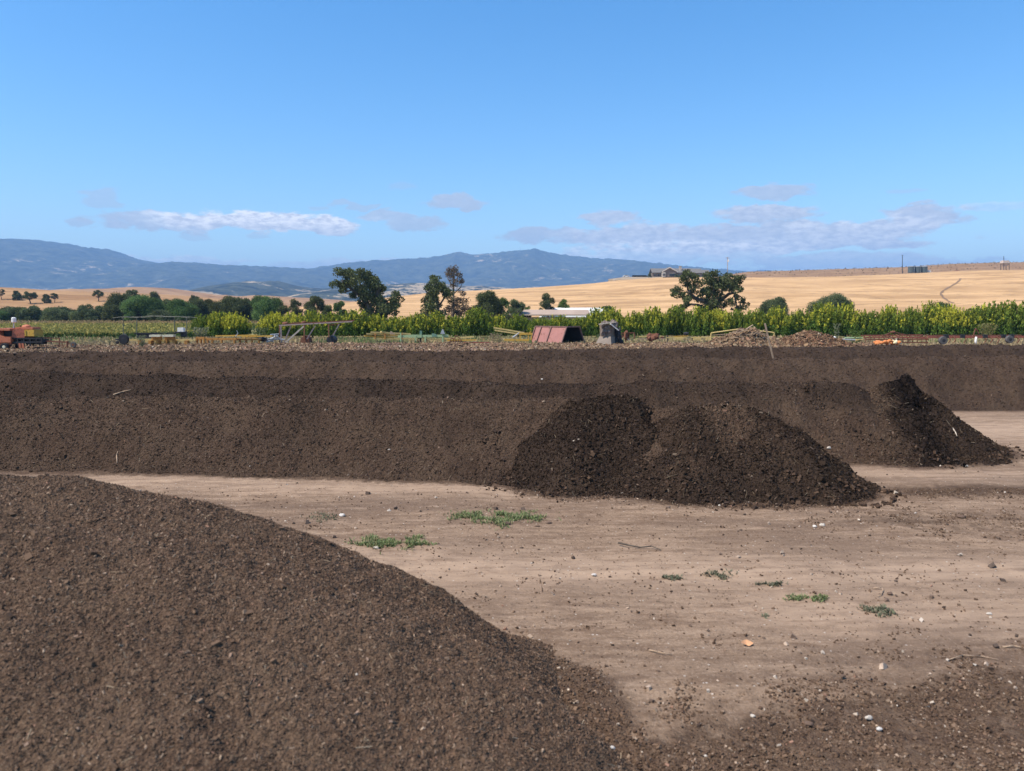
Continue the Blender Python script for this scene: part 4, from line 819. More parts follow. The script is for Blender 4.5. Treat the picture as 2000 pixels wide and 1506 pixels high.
# --- transplanter under a pipe canopy
Y = 62.0; p = V3(Y); r = thing('transplanter', 'vegetable transplanter under a tall pipe frame, with two cream seats and a dark wheel', 'farm implement', (p(305, 676).x, Y, 0))
b = MB()
for yy in (-.7, .7):
    pts = [p(229, 621, yy), p(248, 618.5, yy), p(272, 620.5, yy), p(303, 616.5, yy), p(318, 618.5, yy), p(356, 618.5, yy), p(378, 621, yy)]
    for a, c in zip(pts[:-1], pts[1:]): b.tube(a, c, .024, 6)
for q in (248, 347): b.tube(p(q, 618.6, -.7), p(q, 618.6, .7), .03, 6)
for q, b_, yy in ((248, 660, -.6), (260, 658, .6), (347, 646, -.6), (358.5, 660, .6)): b.tube(p(q, 618.5, yy), p(q, b_, yy), .036, 8)
b.tube(p(248, 650, -.6), p(262, 660, -.6), .03, 6); b.tube(p(347, 628, -.6), p(356, 621, -.6), .02, 6); b.build('canopy_frame', M_PIPE, r)
b = MB(); b.bar(p(240, 664), p(382, 664.5), .12, .14); b.bar(p(268, 667), p(372, 668), .10, .10); b.build('toolbar', M_PALEYEL, r)
b = MB()
for q in (276, 296, 311, 327, 343, 366): b = MB(); b.box((p(q, 0).x, Y - .2, p(0, 669).z), (.22, .5, .36)); b.bar(p(q, 662), p(q + 2, 676), .06); b.build('planter_unit', M_OCHRE, r)
for q in (309, 334.5):
    c = MB(); c.box((p(q, 0).x, Y - .45, p(0, 655.5).z), (.88, .5, .16)); c.build('seat', M_CREAM, r); c = MB(); c.box((p(q, 0).x, Y - .30, p(0, 661).z), (.86, .05, .32)); c.build('seat_panel', M_OCHRE, r)
b = MB(); b.box((p(284, 0).x, Y + .3, p(0, 655.5).z), (1.4, .6, .42)); b.box((p(350, 0).x, Y + .3, p(0, 649).z), (.72, .7, .14)); b.box((p(355, 0).x, Y + .3, p(0, 654).z), (.3, .5, .35)); b.bar(p(262, 651), p(345, 650.5), .08); b.build('dark_hopper', M_DARK, r)
b = MB(); b.box((p(353, 0).x, Y + .1, p(0, 644).z), (.48, .4, .33)); b.box((p(353, 0).x, Y - .11, p(0, 645.5).z), (.05, .02, .06)); b.build('box', M_WHITE, r)
wheel(r, p(253, 662, -.9), .40, .24, hub=M_DARK); b = MB(); b.bar(p(226, 663), p(250, 665), .10); b.lathe(p(229, 669), [(.05, -.06), (.13, -.05), (.13, .05), (.05, .06)], 'Y', 12); b.bar(p(243, 664), p(244, 674), .1); b.build('hitch', M_DARK, r)

# --- ochre toolbars in the weeds
def toolbar_thing(label, Y, x0, x1, yt, yb, legs, mat, top=None, lever=None, name='toolbar_implement'):
    p = V3(Y); r = thing(name, label, 'farm implement', (p((x0 + x1) / 2, 0).x, Y, 0))
    b = MB(); b.box(((p(x0, 0).x + p(x1, 0).x) / 2, Y, (p(0, yt).z + p(0, yb).z) / 2), (p(x1, 0).x - p(x0, 0).x, .14, p(0, yt).z - p(0, yb).z)); b.box(((p(x0, 0).x + p(x1, 0).x) / 2, Y + .6, (p(0, yt).z + p(0, yb).z) / 2), (p(x1, 0).x - p(x0, 0).x, .1, .12)); b.build('beam', mat, r)
    for q in legs:
        c = MB(); c.prism([(p(q - 1.6, 0).x, p(0, yb - 1).z), (p(q + 1.6, 0).x, p(0, yb - 1).z), (p(q + 1.0, 0).x, p(0, 676).z), (p(q - .4, 0).x, p(0, 677).z)], Y - .14, Y + .1); c.bar(p(q, yb - .5, -.1), p(q, yb - .5, .65), .08); c.build('leg', mat, r)
    if top:
        c = MB(); c.bar(p(top[0], top[2], .3), p(top[1], top[3], .3), .12, .10); c.build('upper_bar', M_YELLOW, r)
    if lever:
        c = MB(); c.path([p(*lever[0]), p(*lever[1]), p(*lever[2])], .03, .02); c.build('lever', M_GALV, r)
    return r
toolbar_thing('short ochre toolbar on legs, leftmost between the pipe canopy and the gantry', 62, 382, 399, 658, 663, (384, 391, 398), M_OCHRE)
toolbar_thing('long rusty ochre toolbar in the weeds before the first orchard trees', 61, 402, 461, 660, 664.5, (405, 414, 432, 457), M_OCHRE, (418, 500, 656.5, 655), ((460, 657), (465, 651), (462, 645)))
toolbar_thing('ochre toolbar with four blunt legs, just left of the grey tubes', 61.5, 463, 509, 661.5, 664.5, (468, 480, 491, 505), M_OCHRE, (470, 530, 658.5, 656))
Y = 62; p = V3(Y); r = thing('metal_scrap', 'tangle of grey metal tubes beside the left legs of the gantry', 'scrap', (p(535, 0).x, Y, 0)); b = MB()
for a in (((512, 668), (540, 656)), ((520, 668), (545, 660)), ((516, 660), (530, 668)), ((528, 654), (541, 653)), ((524, 662), (552, 664)), ((510, 658), (524, 666)), ((536, 655), (548, 667))): MB().tube(p(*a[0]), p(*a[1], .5), .06, 7).build('tube', M_GALV, r)
b = MB(); b.box(p(516, 663), (.35, .4, .3)); b.blob(p(511, 661), (.3, .3, .22), 9); b.build('motor', M_DARK, r)

# --- rusty pipe gantry on a drum wheel
Y = 63.0; p = V3(Y); r = thing('gantry', 'long rusty pipe gantry slanting up to the right on splayed legs and a drum wheel', 'gantry', (p(610, 0).x, Y, 0))
b = MB(); b.bar(p(548, 635.5, -.4), p(690, 628, -.4), .10, .10); b.build('rail', M_GANTRY, r); b = MB(); b.bar(p(554, 633, .5), p(690, 626, .5), .09, .09); b.build('rail', M_RUST, r)
b = MB()
for q in (552, 572, 597, 625, 655, 688): MB().bar(p(q, 635.2 - (q - 548) * .053, -.4), p(q, 634.2 - (q - 548) * .053, .5), .06).build('crossbar', M_RUST, r)
b.bar(p(570, 630.5), p(690, 627.3), .05); b.blob(p(557, 632), (.22, .2, .14), 4); b.blob(p(594, 631), (.26, .2, .16), 5); b.bar(p(559, 631), p(562, 628.5), .05); b.build('rail_fittings', M_RUST, r)
for a, c, w, m in (((551, 636), (554, 674), .12, M_GANTRY), ((549, 634), (550, 668), .07, M_RUST), ((571, 637), (558, 671), .09, M_GANTRY), ((596, 637), (561, 669), .12, M_PALEWOOD), ((597, 634), (598, 662), .08, M_RUST), ((618, 636), (603, 662), .09, M_GANTRY), ((644, 633), (645.5, 658), .09, M_RUST), ((665, 632.5), (654, 655), .08, M_GANTRY)):
    MB().bar(p(*a, -.4), p(*c, -.6), w).build('leg', m, r)
MB().bar(p(590, 647, -.4), p(600, 647.5, -.4), .05).build('brace', M_RUST, r); MB().bar(p(665, 633), p(640, 635.5), .05).build('brace', M_RUST, r)
MB().prism([(p(588, 0).x, p(0, 674).z), (p(609, 0).x, p(0, 674).z), (p(606, 0).x, p(0, 659).z), (p(601, 0).x, p(0, 655).z), (p(596, 0).x, p(0, 655).z), (p(590, 0).x, p(0, 661).z)], Y - .5, Y + .3).build('foot_box', M_RUST, r)
c = p(648.5, 664); MB().lathe(c, [(.30, -.45), (.37, -.42), (.37, .42), (.30, .45)], 'Y', 22).build('drum_wheel', M_DARK, r)

# --- yellow beams and the pale green toolbar
Y = 67.0; p = V3(Y); r = thing('beam_stack', 'stack of faded yellow beams lying behind the pale green toolbar', 'beams', (p(760, 0).x, Y, 0))
for a, c in (((724, 649), (800, 653)), ((716, 652), (776, 656)), ((712, 656), (768, 661)), ((730, 662), (812, 662)), ((800, 664), (862, 663)), ((744, 648), (762, 652))): MB().bar(p(*a), p(*c, .8), .16, .13).build('beam', M_PALEYEL if a[1] != 656 else M_YELLOW, r)
b = MB()
for q in (733, 752, 785): MB().bar(p(q, 651), p(q, 662), .12).build('spacer', M_OCHRE, r)
MB().prism([(p(762, 0).x, p(0, 653).z), (p(772, 0).x, p(0, 653).z), (p(765, 0).x, p(0, 647).z), (p(762, 0).x, p(0, 647).z)], Y - .1, Y - .05).build('gusset', M_TANWOOD, r)
MB().bar(p(726, 666, -1), p(795, 667, -1), .08).build('lower_bar', M_DARK, r)
Y = 65.0; p = V3(Y); r = thing('toolbar_implement', 'pale green toolbar on upright posts with a triangular marker on one post', 'farm implement', (p(828, 0).x, Y, 0))
MB().bar(p(777, 657), p(876, 656), .14, .20).build('beam', M_MINT, r); MB().bar(p(798, 656.5, -.12), p(824, 656.5, -.12), .1, .25).build('beam', M_MINT, r)
for q, t, bt in ((783, 650, 672), (812, 655, 670), (831, 655, 670), (865, 648, 668)): MB().bar(p(q, t, -.15), p(q, bt, -.15), .12, .12).build('post', M_MINT, r)
MB().prism([(p(860.5, 0).x, p(0, 652).z), (p(869.5, 0).x, p(0, 652).z), (p(866, 0).x, p(0, 643).z), (p(864, 0).x, p(0, 643).z)], Y - .26, Y - .20).build('marker', M_GALV, r)
M_TEAL = mat_paint('teal_paint', (0.16, 0.27, 0.19), 0.2)
for q_, d_ in (((822, 653), (.18, .2, .6)), ((848, 655), (.35, .3, .22)), ((846, 653.5), (.22, .25, .18))): MB().box(p(*q_), d_).build('clamp', M_TEAL, r)
b = MB(); rr = random.Random(8)
for q in (812, 818, 824, 830): b.path([p(q, 659), p(q + rr.uniform(-3, 4), 664), p(q + rr.uniform(-2, 3), 671)], .04, .03)
b.tube(p(820, 655), p(821, 668), .06); b.build('shanks', M_DARK, r)
Y = 66.0; p = V3(Y); r = thing('beam_stack', 'two weathered yellow beams lying between the triangular marker and the thin orchard trunk', 'beams', (p(900, 0).x, Y, 0))
MB().bar(p(868, 662), p(926, 658), .12).build('beam', M_PALEYEL, r); MB().bar(p(872, 665), p(930, 664), .12).build('beam', M_YELLOW, r)
Y = 62.0; p = V3(Y); r = thing('disc_gang', 'small rusty gang of discs half sunk in the wood debris', 'farm implement', (p(890, 0).x, Y, 0))
for i, q in enumerate((880, 885, 890, 895, 900)): MB().lathe(p(q, 667.5), [(.05, -.02), (.27, -.01), (.27, .01), (.05, .05)], 'X', 16).build('disc', M_RUST, r)
b = MB(); b.bar(p(878, 666), p(903, 666), .07); b.path([p(880, 660), p(888, 662), p(890, 655), p(899, 661)], .05, .04); b.build('axle', M_RUST, r)
Y = 62.0; p = V3(Y); MB().bar(p(902, 669.3), p(957, 668.8), .10, .09).build('steel_bar', M_RUSTRED); tag(bpy.data.objects['steel_bar'], 'long rusty red bar lying in front of the thin orchard trunk', 'bar'); 

# --- yellow conveyor
Y = 66.0; p = V3(Y); r = thing('conveyor', 'yellow conveyor arm slanting down to a small yellow frame, left of the red bin', 'conveyor', (p(1010, 0).x, Y, 0))
MB().bar(p(964, 640), p(1024, 650), .12).build('rail', M_PALEYEL, r); MB().bar(p(966, 645), p(1018, 653), .12).build('rail', M_PALEYEL, r)
b = MB()
for k in range(5): MB().bar(p(968 + k * 12, 640.8 + k * 2), p(970 + k * 11, 645.4 + k * 1.75), .05).build('rung', M_DARK, r)
MB().tube(p(1002, 659), p(1014, 650), .08).build('ram', M_GALV, r); MB().tube(p(1014, 650), p(1030, 643.5), .03).build('ram_rod', M_DARK, r)
b = MB(); b.bar(p(1012, 652), p(1040, 652), .14, .18); b.bar(p(985, 664), p(1038, 664.5), .14, .18)
for q in (1016, 1032, 1038): b.bar(p(q, 652), p(q, 666), .10)
b.bar(p(1034, 650), p(1038, 646), .05); b.build('frame', M_YELLOW, r)

# --- red tub lying upside down, its dark end open to the right
Y0 = 64.5; p = V3(Y0); A = p(1097, 668); ang = math.radians(44); ux = Vector((-math.cos(ang), math.sin(ang), 0)); uy = Vector((math.sin(ang), math.cos(ang), 0))
r = thing('metal_bin', 'faded red sloped metal tub lying open end right, shade painted black inside, on the wood debris', 'metal bin', (A.x, A.y, 0))
Lb = 3.65; Wb = 3.05; Hb = p(0, 639.5).z - 0.05; ins = .68
def bp(l, w, h): q = A + ux * l + uy * w; return Vector((q.x, q.y, 0.05 + h))
def slab(b, q, t):
    "thick quad: four corners, thickness inwards"
    n = (q[1] - q[0]).cross(q[3] - q[0]).normalized() * t; v = list(q) + [c + n for c in q]
    b.add(v, [(0, 1, 2, 3), (7, 6, 5, 4), (0, 4, 5, 1), (1, 5, 6, 2), (2, 6, 7, 3), (3, 7, 4, 0)])
b = MB(); slab(b, [bp(0, 0, 0), bp(Lb, 0, 0), bp(Lb - .1, ins, Hb), bp(0.05, ins, Hb)], .05); b.build('side_panel', M_BIN, r)
b = MB(); slab(b, [bp(0.05, Wb - ins, Hb), bp(Lb - .1, Wb - ins, Hb), bp(Lb, Wb, 0), bp(0, Wb, 0)], .05); b.build('side_panel', M_DARK, r)  # far, base and end panels: the tub's inner shade put into dark colour
b = MB(); slab(b, [bp(0.05, ins, Hb), bp(Lb - .1, ins, Hb), bp(Lb - .1, Wb - ins, Hb), bp(.05, Wb - ins, Hb)], .05); b.build('base_panel', M_DARK, r)
b = MB(); slab(b, [bp(Lb, 0, 0), bp(Lb, Wb, 0), bp(Lb - .1, Wb - ins, Hb), bp(Lb - .1, ins, Hb)], .05); b.build('end_panel', M_DARK, r)
b = MB()
for l in (0.02, 1.75, 2.9, Lb - .05):
    b.bar(bp(l, -.05, .02), bp(l - .03, ins - .04, Hb + .02), .09, .10)
b.bar(bp(0, -.04, .04), bp(Lb, -.04, .04), .10); b.bar(bp(0, ins, Hb + .03), bp(Lb - .1, ins, Hb + .03), .10); b.bar(bp(0, ins, Hb + .03), bp(0, Wb - ins, Hb + .03), .12, .10); b.bar(bp(0, Wb - ins, Hb + .02), bp(0, Wb + .03, 0), .12, .10); b.build('rib', M_BINEDGE, r)

# --- grey bin with planks and rags on top
Y = 60.0; p = V3(Y); r = thing('wooden_bin', 'stout grey bin on a wider base, heaped with planks and torn rags', 'bin', (p(1186, 0).x, Y, 0))
b = MB(); b.add([p(1163, 671, -.2), p(1191, 673, -.9), p(1206, 671, .3), p(1180, 669, 1.0), p(1171, 657, .0), p(1191, 657, -.6), p(1205, 657, .3), p(1184, 657, .9)], [(0, 1, 5, 4), (1, 2, 6, 5), (2, 3, 7, 6), (3, 0, 4, 7), (4, 5, 6, 7), (3, 2, 1, 0)]); b.build('base', M_CONC, r)
b = MB(); b.add([p(1172, 657, 0), p(1190, 657, -.5), p(1206, 657, .4), p(1186, 657, .9), p(1171, 634, 0), p(1189, 634, -.5), p(1205, 634, .4), p(1186, 634, .9)], [(0, 1, 5, 4), (1, 2, 6, 5), (2, 3, 7, 6), (3, 0, 4, 7), (4, 5, 6, 7), (3, 2, 1, 0)]); b.build('body', M_GREYWOOD, r)
MB().bar(p(1168, 633, -.7), p(1200, 629, -.5), .18, .08).build('plank', M_PALEWOOD, r); MB().bar(p(1190, 632.5, -.75), p(1206, 645, -.6), .13, .06).build('plank', M_WHITE, r); MB().bar(p(1184, 628, .2), p(1208, 631, .3), .25, .08).build('plank', M_GREYWOOD, r); MB().bar(p(1174, 636, -.4), p(1205, 636, .1), .1, .06).build('plank', M_TANWOOD, r)
b = MB()
for i, (q, t) in enumerate(((1176, 634), (1182, 632), (1186, 640), (1181, 645), (1196, 631), (1200, 634), (1178, 650), (1187, 648))): b.blob(p(q, t, -.35), (.20, .16, .22), 40 + i, .6)
b.build('rags', mat_paint('grey_cloth', (0.20, 0.155, 0.13), 0.2, 0.95), r)
b = MB(); b.blob(p(1208, 655, .2), (.25, .3, .5), 61, .5); b.blob(p(1209, 664, .1), (.28, .3, .35), 62, .5); b.blob(p(1204, 648, .1), (.12, .2, .25), 63, .5); b.build('tarp', M_DARK, r)

# --- scrap and yellow bars right of the grey bin
Y = 63.0; p = V3(Y); r = thing('metal_scrap', 'dark scrap frame with a tan board, right beside the grey wooden bin', 'scrap', (p(1225, 0).x, Y, 0)); b = MB()
for a, c in (((1214, 651), (1240, 650)), ((1239, 650), (1239, 662)), ((1228, 650), (1228, 660)), ((1212, 655), (1226, 656)), ((1222, 650), (1222, 668)), ((1214, 660), (1220, 653))): b.bar(p(*a), p(*c), .09)
b.blob(p(1223, 655), (.25, .3, .3), 5, .5); b.build('frame', M_RUST, r); MB().bar(p(1218, 659), p(1230, 664), .2, .08).build('board', M_PALEWOOD, r)
Y = 63.0; p = V3(Y); r = thing('metal_scrap', 'rusty heap of machine parts lying across thin yellow bars', 'scrap', (p(1278, 0).x, Y, 0)); b = MB(); rr = random.Random(12)
for i in range(11): a = (rr.uniform(1266, 1296), rr.uniform(652, 664)); b.bar(p(*a), p(a[0] + rr.uniform(-9, 9), a[1] + rr.uniform(-6, 6), rr.uniform(-.5, .5)), rr.uniform(.06, .18))
b.blob(p(1273, 659), (.4, .3, .3), 8, .5); b.build('parts', M_RUST, r); MB().bar(p(1248, 657.5), p(1292, 656.5), .1, .09).build('bar', M_PALEYEL, r); MB().bar(p(1246, 662), p(1300, 661.5), .09).build('bar', M_TANWOOD, r)
Y = 62.5; p = V3(Y); r = thing('toolbar_implement', 'low yellow bar carrying three flat yellow blocks, left of the yellow gate', 'farm implement', (p(1350, 0).x, Y, 0)); MB().bar(p(1302, 659.5), p(1412, 658.5), .09, .08).build('beam', M_PALEYEL, r); MB().bar(p(1318, 657.5, .4), p(1346, 656.5, .4), .08).build('upper_bar', M_YELLOW, r)
for q in (1326, 1361, 1382): MB().box(p(q, 662.5), (.62 if q < 1380 else .3, .3, .17)).build('block', M_PALEYEL, r)
b = MB(); b.blob(p(1340, 652), (.2, .2, .15), 3); b.bar(p(1352, 657), p(1352, 666), .06); b.bar(p(1304, 655), p(1304, 668), .07); b.build('bracket', M_DARK, r)
Y = 66.0; p = V3(Y); r = thing('pipe_gate', 'thin yellow bar bent into a low gate, half hidden behind the left debris heap', 'gate', (p(1450, 0).x, Y, 0))
MB().path([p(1388, 664), p(1389, 650.5), p(1442, 643), p(1500, 648), p(1512, 650), p(1512, 664)], .055, .055, 8).build('bar', M_PALEYEL, r)
b = MB(); b.tube(p(1389, 655), p(1440, 651), .03); b.tube(p(1440, 643.5), p(1440, 664), .04); b.build('brace', M_TANWOOD, r)

# --- wood debris: a low berm across the yard and two heaps
TAN = np.array([(0.25, 0.160, 0.100), (0.18, 0.112, 0.070), (0.34, 0.228, 0.145), (0.14, 0.083, 0.058), (0.30, 0.16, 0.105), (0.46, 0.34, 0.24), (0.70, 0.62, 0.52), (0.08, 0.05, 0.036)])
TAN_P = [.26, .22, .12, .16, .10, .05, .004, .10]
def m_debris():
    m, nt = new_mat('wood_debris'); vec = nd(nt, 'ShaderNodeTexCoord').outputs['Object']; vc = nd(nt, 'ShaderNodeTexVoronoi', {'Vector': vec, 'Scale': 9.0}); cr, cg, cb = sep(nt, vc.outputs['Color'])
    c = mix(nt, cr, (0.11, 0.067, 0.043), (0.28, 0.18, 0.115)); c = mix(nt, mr(nt, noise(nt, vec, 0.6, 4), .35, .65), c, (0.22, 0.145, 0.105)); finish(nt, c, 0.95, mth(nt, 'ADD', vc.outputs['Distance'], noise(nt, vec, 12, 4)), 0.9, 0.08, spec=0.1); return m
TAN = TAN * np.array([.86, .88, .80]); M_DEBRIS = m_debris(); DM = [M_DEBRIS, M_CHIP]
class Berm:
    def H(s, x, y):
        side = sst(x, -34, -18); t = sst(y, 45, 58 + 0 * x) * (1 - sst(y, 60.5, 64))
        return (0.08 + (0.06 + 0.22 * side) * t) * sst(y, 43, 46) * (1 - sst(y, 62, 66)) - 0.05 + 0.07 * fbm(x * 0.5, y * 0.5, 3, 501) * (0.35 + t) * (0.5 + 0.5 * side)
    def Hn(s, x, y): return s.H(x, y) + 0.07 * fbm(x * 2.0, y * 2.0, 3, 502)
o = heap_mesh('wood_debris', Berm(), ar(-47, 30, 0.20), ar(43, 66.5, 0.18), 60000, 0.10, DM, None, TAN, TAN_P, thick=(0.25, 0.6), wide=(0.3, 0.8)); tag(o, 'pale wood chips and husks strewn in a low bank behind the windrows', 'debris', kind='stuff')
class Heap2(Pile): pass
h1 = Heap2([(P(1420, 660, 58).x, 58.2, 0.95, 2.2), (P(1452, 640, 58).x, 58, 1.52, 2.4), (P(1472, 640, 58).x, 58, 1.45, 2.2), (P(1500, 655, 58).x, 57.6, 0.9, 1.9)], 503, flat=.12, rough=2.6)
h2 = Heap2([(P(1545, 655, 58).x, 58, 0.9, 2.2), (P(1575, 645, 58).x, 58, 1.40, 2.6), (P(1595, 645, 58).x, 58, 1.32, 2.4), (P(1628, 660, 58).x, 57.6, 0.75, 1.8)], 504, flat=.22, rough=2.6)
o = heap_mesh('debris_heap', h1, ar(P(1340, 660, 58).x, P(1560, 660, 58).x, .09), ar(54, 62, .09), 7000, 0.13, DM, None, TAN, TAN_P, thick=(0.25, 0.6), wide=(0.3, 0.8)); tag(o, 'pale brown peaked heap of wood debris behind the leaning stake', 'debris heap', 'wood debris heaps')
o = heap_mesh('debris_heap', h2, ar(P(1470, 660, 58).x, P(1700, 660, 58).x, .09), ar(54, 62, .09), 7000, 0.13, DM, None, TAN * np.array([.80, .72, .70]), TAN_P, thick=(0.25, 0.6), wide=(0.3, 0.8)); tag(o, 'pinkish brown rounded heap of wood debris, right of the leaning stake', 'debris heap', 'wood debris heaps')
b = MB(); rr = random.Random(77)
for i in range(16): c = P(rr.uniform(1440, 1500), rr.uniform(641, 660), 57); b.bar(c, c + Vector((rr.uniform(-.8, .8), rr.uniform(-.3, .3), rr.uniform(-.4, .35))), rr.uniform(.05, .14), .05)
b.build('broken_boards', M_TANWOOD); tag(bpy.data.objects['broken_boards'], 'dark broken branches and boards tumbled over the left debris heap', 'branches', kind='stuff')
b = MB(); a = P(1508, 691, 31.2); c = P(1494, 632, 31.2); b.bar(a - (c - a) * .15, c, .095, .045); b.build('wooden_stake', M_TANWOOD, None, False, tuple(a)); tag(bpy.data.objects['wooden_stake'], 'tan wooden stake leaning left, driven into the farthest windrow', 'stake')
Y = 60.5; p = V3(Y); b = MB(); b.lathe(p(1629.5, 660), [(.05, -.12), (.12, -.11), (.14, -.02), (.12, .08), (.04, .12)], 'Z', 14); b.build('white_jug', M_WHITE, None, True, tuple(p(1629.5, 663))); tag(bpy.data.objects['white_jug'], 'white plastic jug standing right of the right debris heap', 'jug')
r = thing('pipe_stack', 'pale pipes lying in the weeds between the white jug and the red harrow', 'pipes', (p(1655, 0).x, Y, 0)); MB().tube(p(1634, 662.5), p(1670, 664), .06).build('pipe', M_GALV, r); MB().tube(p(1650, 660), p(1690, 661, .5), .06).build('pipe', M_MINT, r); MB().tube(p(1660, 666), p(1688, 663, .2), .05).build('pipe', M_PALEYEL, r)

# --- rusty red disc harrow and cultivator on the right
Y = 61.0; p = V3(Y); r = thing('disc_harrow', 'rusty red harrow with stacked long bars and a low A frame, behind the squash pile', 'farm implement', (p(1750, 0).x, Y, 0))
for t, b_, dy, m in ((656, 655, .7, M_RUSTRED), (659.5, 658.5, .3, M_RUSTRED), (663, 662.5, -.1, M_RUST), (668, 668.5, -.5, M_RUST), (658, 660, -.4, M_RUSTRED)): MB().bar(p(1690 if dy > -.3 else 1700, t, dy), p(1812 if dy > -.3 else 1806, b_, dy), .10, .09).build('bar', m, r)
b = MB(); b.bar(p(1722, 657), p(1744, 648), .07); b.bar(p(1744, 648), p(1778, 656), .07); b.bar(p(1744, 648, .4), p(1752, 657, -.4), .07); b.bar(p(1724, 654), p(1736, 660), .06); b.blob(p(1745, 648.5), (.14, .12, .1), 3); b.build('a_frame', M_RUST, r)
for k in range(14): q = 1690 + k * 9.2; MB().path([p(q, 656, .2), p(q + 1.5, 662, .1), p(q - 1, 670, -.1)], .045, .03, 6).build('tine', M_RUST, r)
MB().bar(p(1742, 668, -.6), p(1749, 659, -.2), .10, .06).build('prop', M_CREAM, r)
Y = 60.0; p = V3(Y); r = thing('cultivator', 'long rusty cultivator on two worn tyres, reaching the right edge', 'farm implement', (p(1910, 0).x, Y, 0))
MB().bar(p(1812, 658.5), p(2012, 658), .13, .17).build('beam', M_RUSTRED, r); MB().bar(p(1816, 656, .6), p(2005, 655.5, .6), .10, .10).build('beam', M_RUST, r)
wheel(r, p(1834.5, 664.5, -.5), .32, .30, hub=M_DARK, rub=M_GREYTYRE, rim=.4); wheel(r, p(1963.5, 662.5, -.5), .30, .28, hub=M_DARK, rub=M_GREYTYRE, rim=.4)
b = MB(); b.bar(p(1900, 658), p(1906, 641), .07); b.bar(p(1906, 641), p(1912, 652), .06); b.bar(p(1896, 661), p(1900, 656), .07); b.build('hitch', M_RUST, r)
for q in (1850, 1860, 1880, 1920, 1932, 1945, 1972, 1984, 1998): MB().path([p(q, 657, -.1), p(q + 3, 663, -.25), p(q - .5, 670, -.2)], .05, .035, 6).build('shank', M_RUST, r)
b = MB()
for q in (1846, 1878, 1922, 1958, 1974): MB().box(p(q, 656.5, -.1), (.3, .25, .26)).build('clamp', M_DARK, r)
b = MB(); b.blob(p(1897, 664.5, -.6), (.10, .12, .24), 5, .4); b.build('plastic_sack', M_WHITE, None, True, tuple(p(1897, 668, -.6))); tag(bpy.data.objects['plastic_sack'], 'crumpled white sack hanging below the cultivator beam', 'sack')

# --- squash pile in front of the harrow
Y = 57.0; p = V3(Y); M_SQ_O = mat_paint('orange_squash', (0.62, 0.22, 0.07), 0.0, 0.55); M_SQ_W = mat_paint('cream_squash', (0.72, 0.60, 0.36), 0.0, 0.55); rr = random.Random(31)
def squash_mesh(m, seed):
    b = MB(); n = 16; prof = []; vs = []; fs = []
    for j in range(9):
        th = math.pi * j / 8; rad = math.sin(th) ** 0.8; zz = 0.72 * math.cos(th)
        for i in range(n): a = 2 * math.pi * i / n; k = 1 + .06 * math.cos(8 * a); vs.append((rad * k * math.cos(a), rad * k * math.sin(a), zz))
    for j in range(8):
        for i in range(n): fs.append((j * n + i, (j + 1) * n + i, (j + 1) * n + (i + 1) % n, j * n + (i + 1) % n))
    b.add(vs, fs); b.path([Vector((0, 0, .66)), Vector((.05, .02, .85))], .10, .07, 6); me = bpy.data.meshes.new('squash'); me.from_pydata(b.v, [], b.f); me.polygons.foreach_set('use_smooth', [True] * len(me.polygons)); me.materials.append(m); return me
SQ = (squash_mesh(M_SQ_O, 1), squash_mesh(M_SQ_W, 2))
for i in range(34):
    q = rr.uniform(1710, 1762); lay = rr.random(); w = int(q > 1738 - 6 * rr.random() and rr.random() < .8); s = rr.uniform(.10, .17)
    o = put('squash', SQ[w]); c = p(q, 671.5 - 6.5 * lay * (1 - abs(q - 1732) / 45)); o.location = (c.x, Y + rr.uniform(-.5, .5), max(.35, c.z)); o.scale = (s, s, s); o.rotation_euler = (rr.uniform(-.6, .6), rr.uniform(-.6, .6), rr.uniform(0, 6))
    tag(o, ('orange squash in the left half of the low pile before the red harrow', 'cream coloured squash in the right half of the low pile before the red harrow')[w], 'squash', ('orange squashes in the pile', 'cream squashes in the pile')[w])

# ------------------------------------------------------------------ crops, weeds and grass round the yard
def cards(name, pts, size, tint, up, el, label, cat, mat=None):
    v, f, c = leaf_quads(pts, size, tint, up, el); o = put(name, np_mesh(name, v, [f], [mat or M_LEAF], None, None, {'tint': c})); return tag(o, label, cat, kind='stuff')
n = 46000; yy = 77 + 52 * RNG.uniform(0, 1, n) ** 1.5; xx = RNG.uniform(P(-120, 640, 77).x * 1.1, P(395, 640, 77).x, n) * (yy / 77) ** .55; hz_ = 0.80 * RNG.uniform(0, 1, n) ** .7 * (1 + .2 * fbm(xx * .6, yy * .6, 3, 601))
yel = sst(hz_ + RNG.normal(0, .12, n), .50, .80)[:, None]; tint = np.array([(0.075, 0.125, 0.04)]) * RNG.uniform(.6, 1.35, (n, 1)) * (1 - yel) + np.array([(0.40, 0.33, 0.10)]) * RNG.uniform(.7, 1.2, (n, 1)) * yel
row_ = np.abs(((yy + 0.06 * xx) / 1.5) % 1 - .5) < .36; cards('crop_field', np.stack([xx, yy, hz_], 1)[row_], .20, tint[row_], .5, 1.8, 'leafy green crop with yellowing tops in the field behind the orange machine', 'crop')
n = 15000; xx = RNG.uniform(-48, 60, n); yy = RNG.uniform(62, 79, n); g = fbm(xx * .12, yy * .2, 3, 602); hh = RNG.uniform(0, 1, n) * (.22 + .30 * sst(g, 0, .8))
green = (sst(g + .5 * np.exp(-((xx + 13) / 6) ** 2) - .25 * sst(xx, 5, 20), .1, .5))[:, None] * RNG.uniform(.3, 1, (n, 1)); tint = np.array([(0.38, 0.29, 0.16)]) * (1 - green) * RNG.uniform(.7, 1.2, (n, 1)) + np.array([(0.12, 0.19, 0.06)]) * green
cards('weeds', np.stack([xx, yy, hh], 1), .17, tint, 1.2, 2.2, 'dry weeds and green grass between the machines and the orchard', 'weeds')
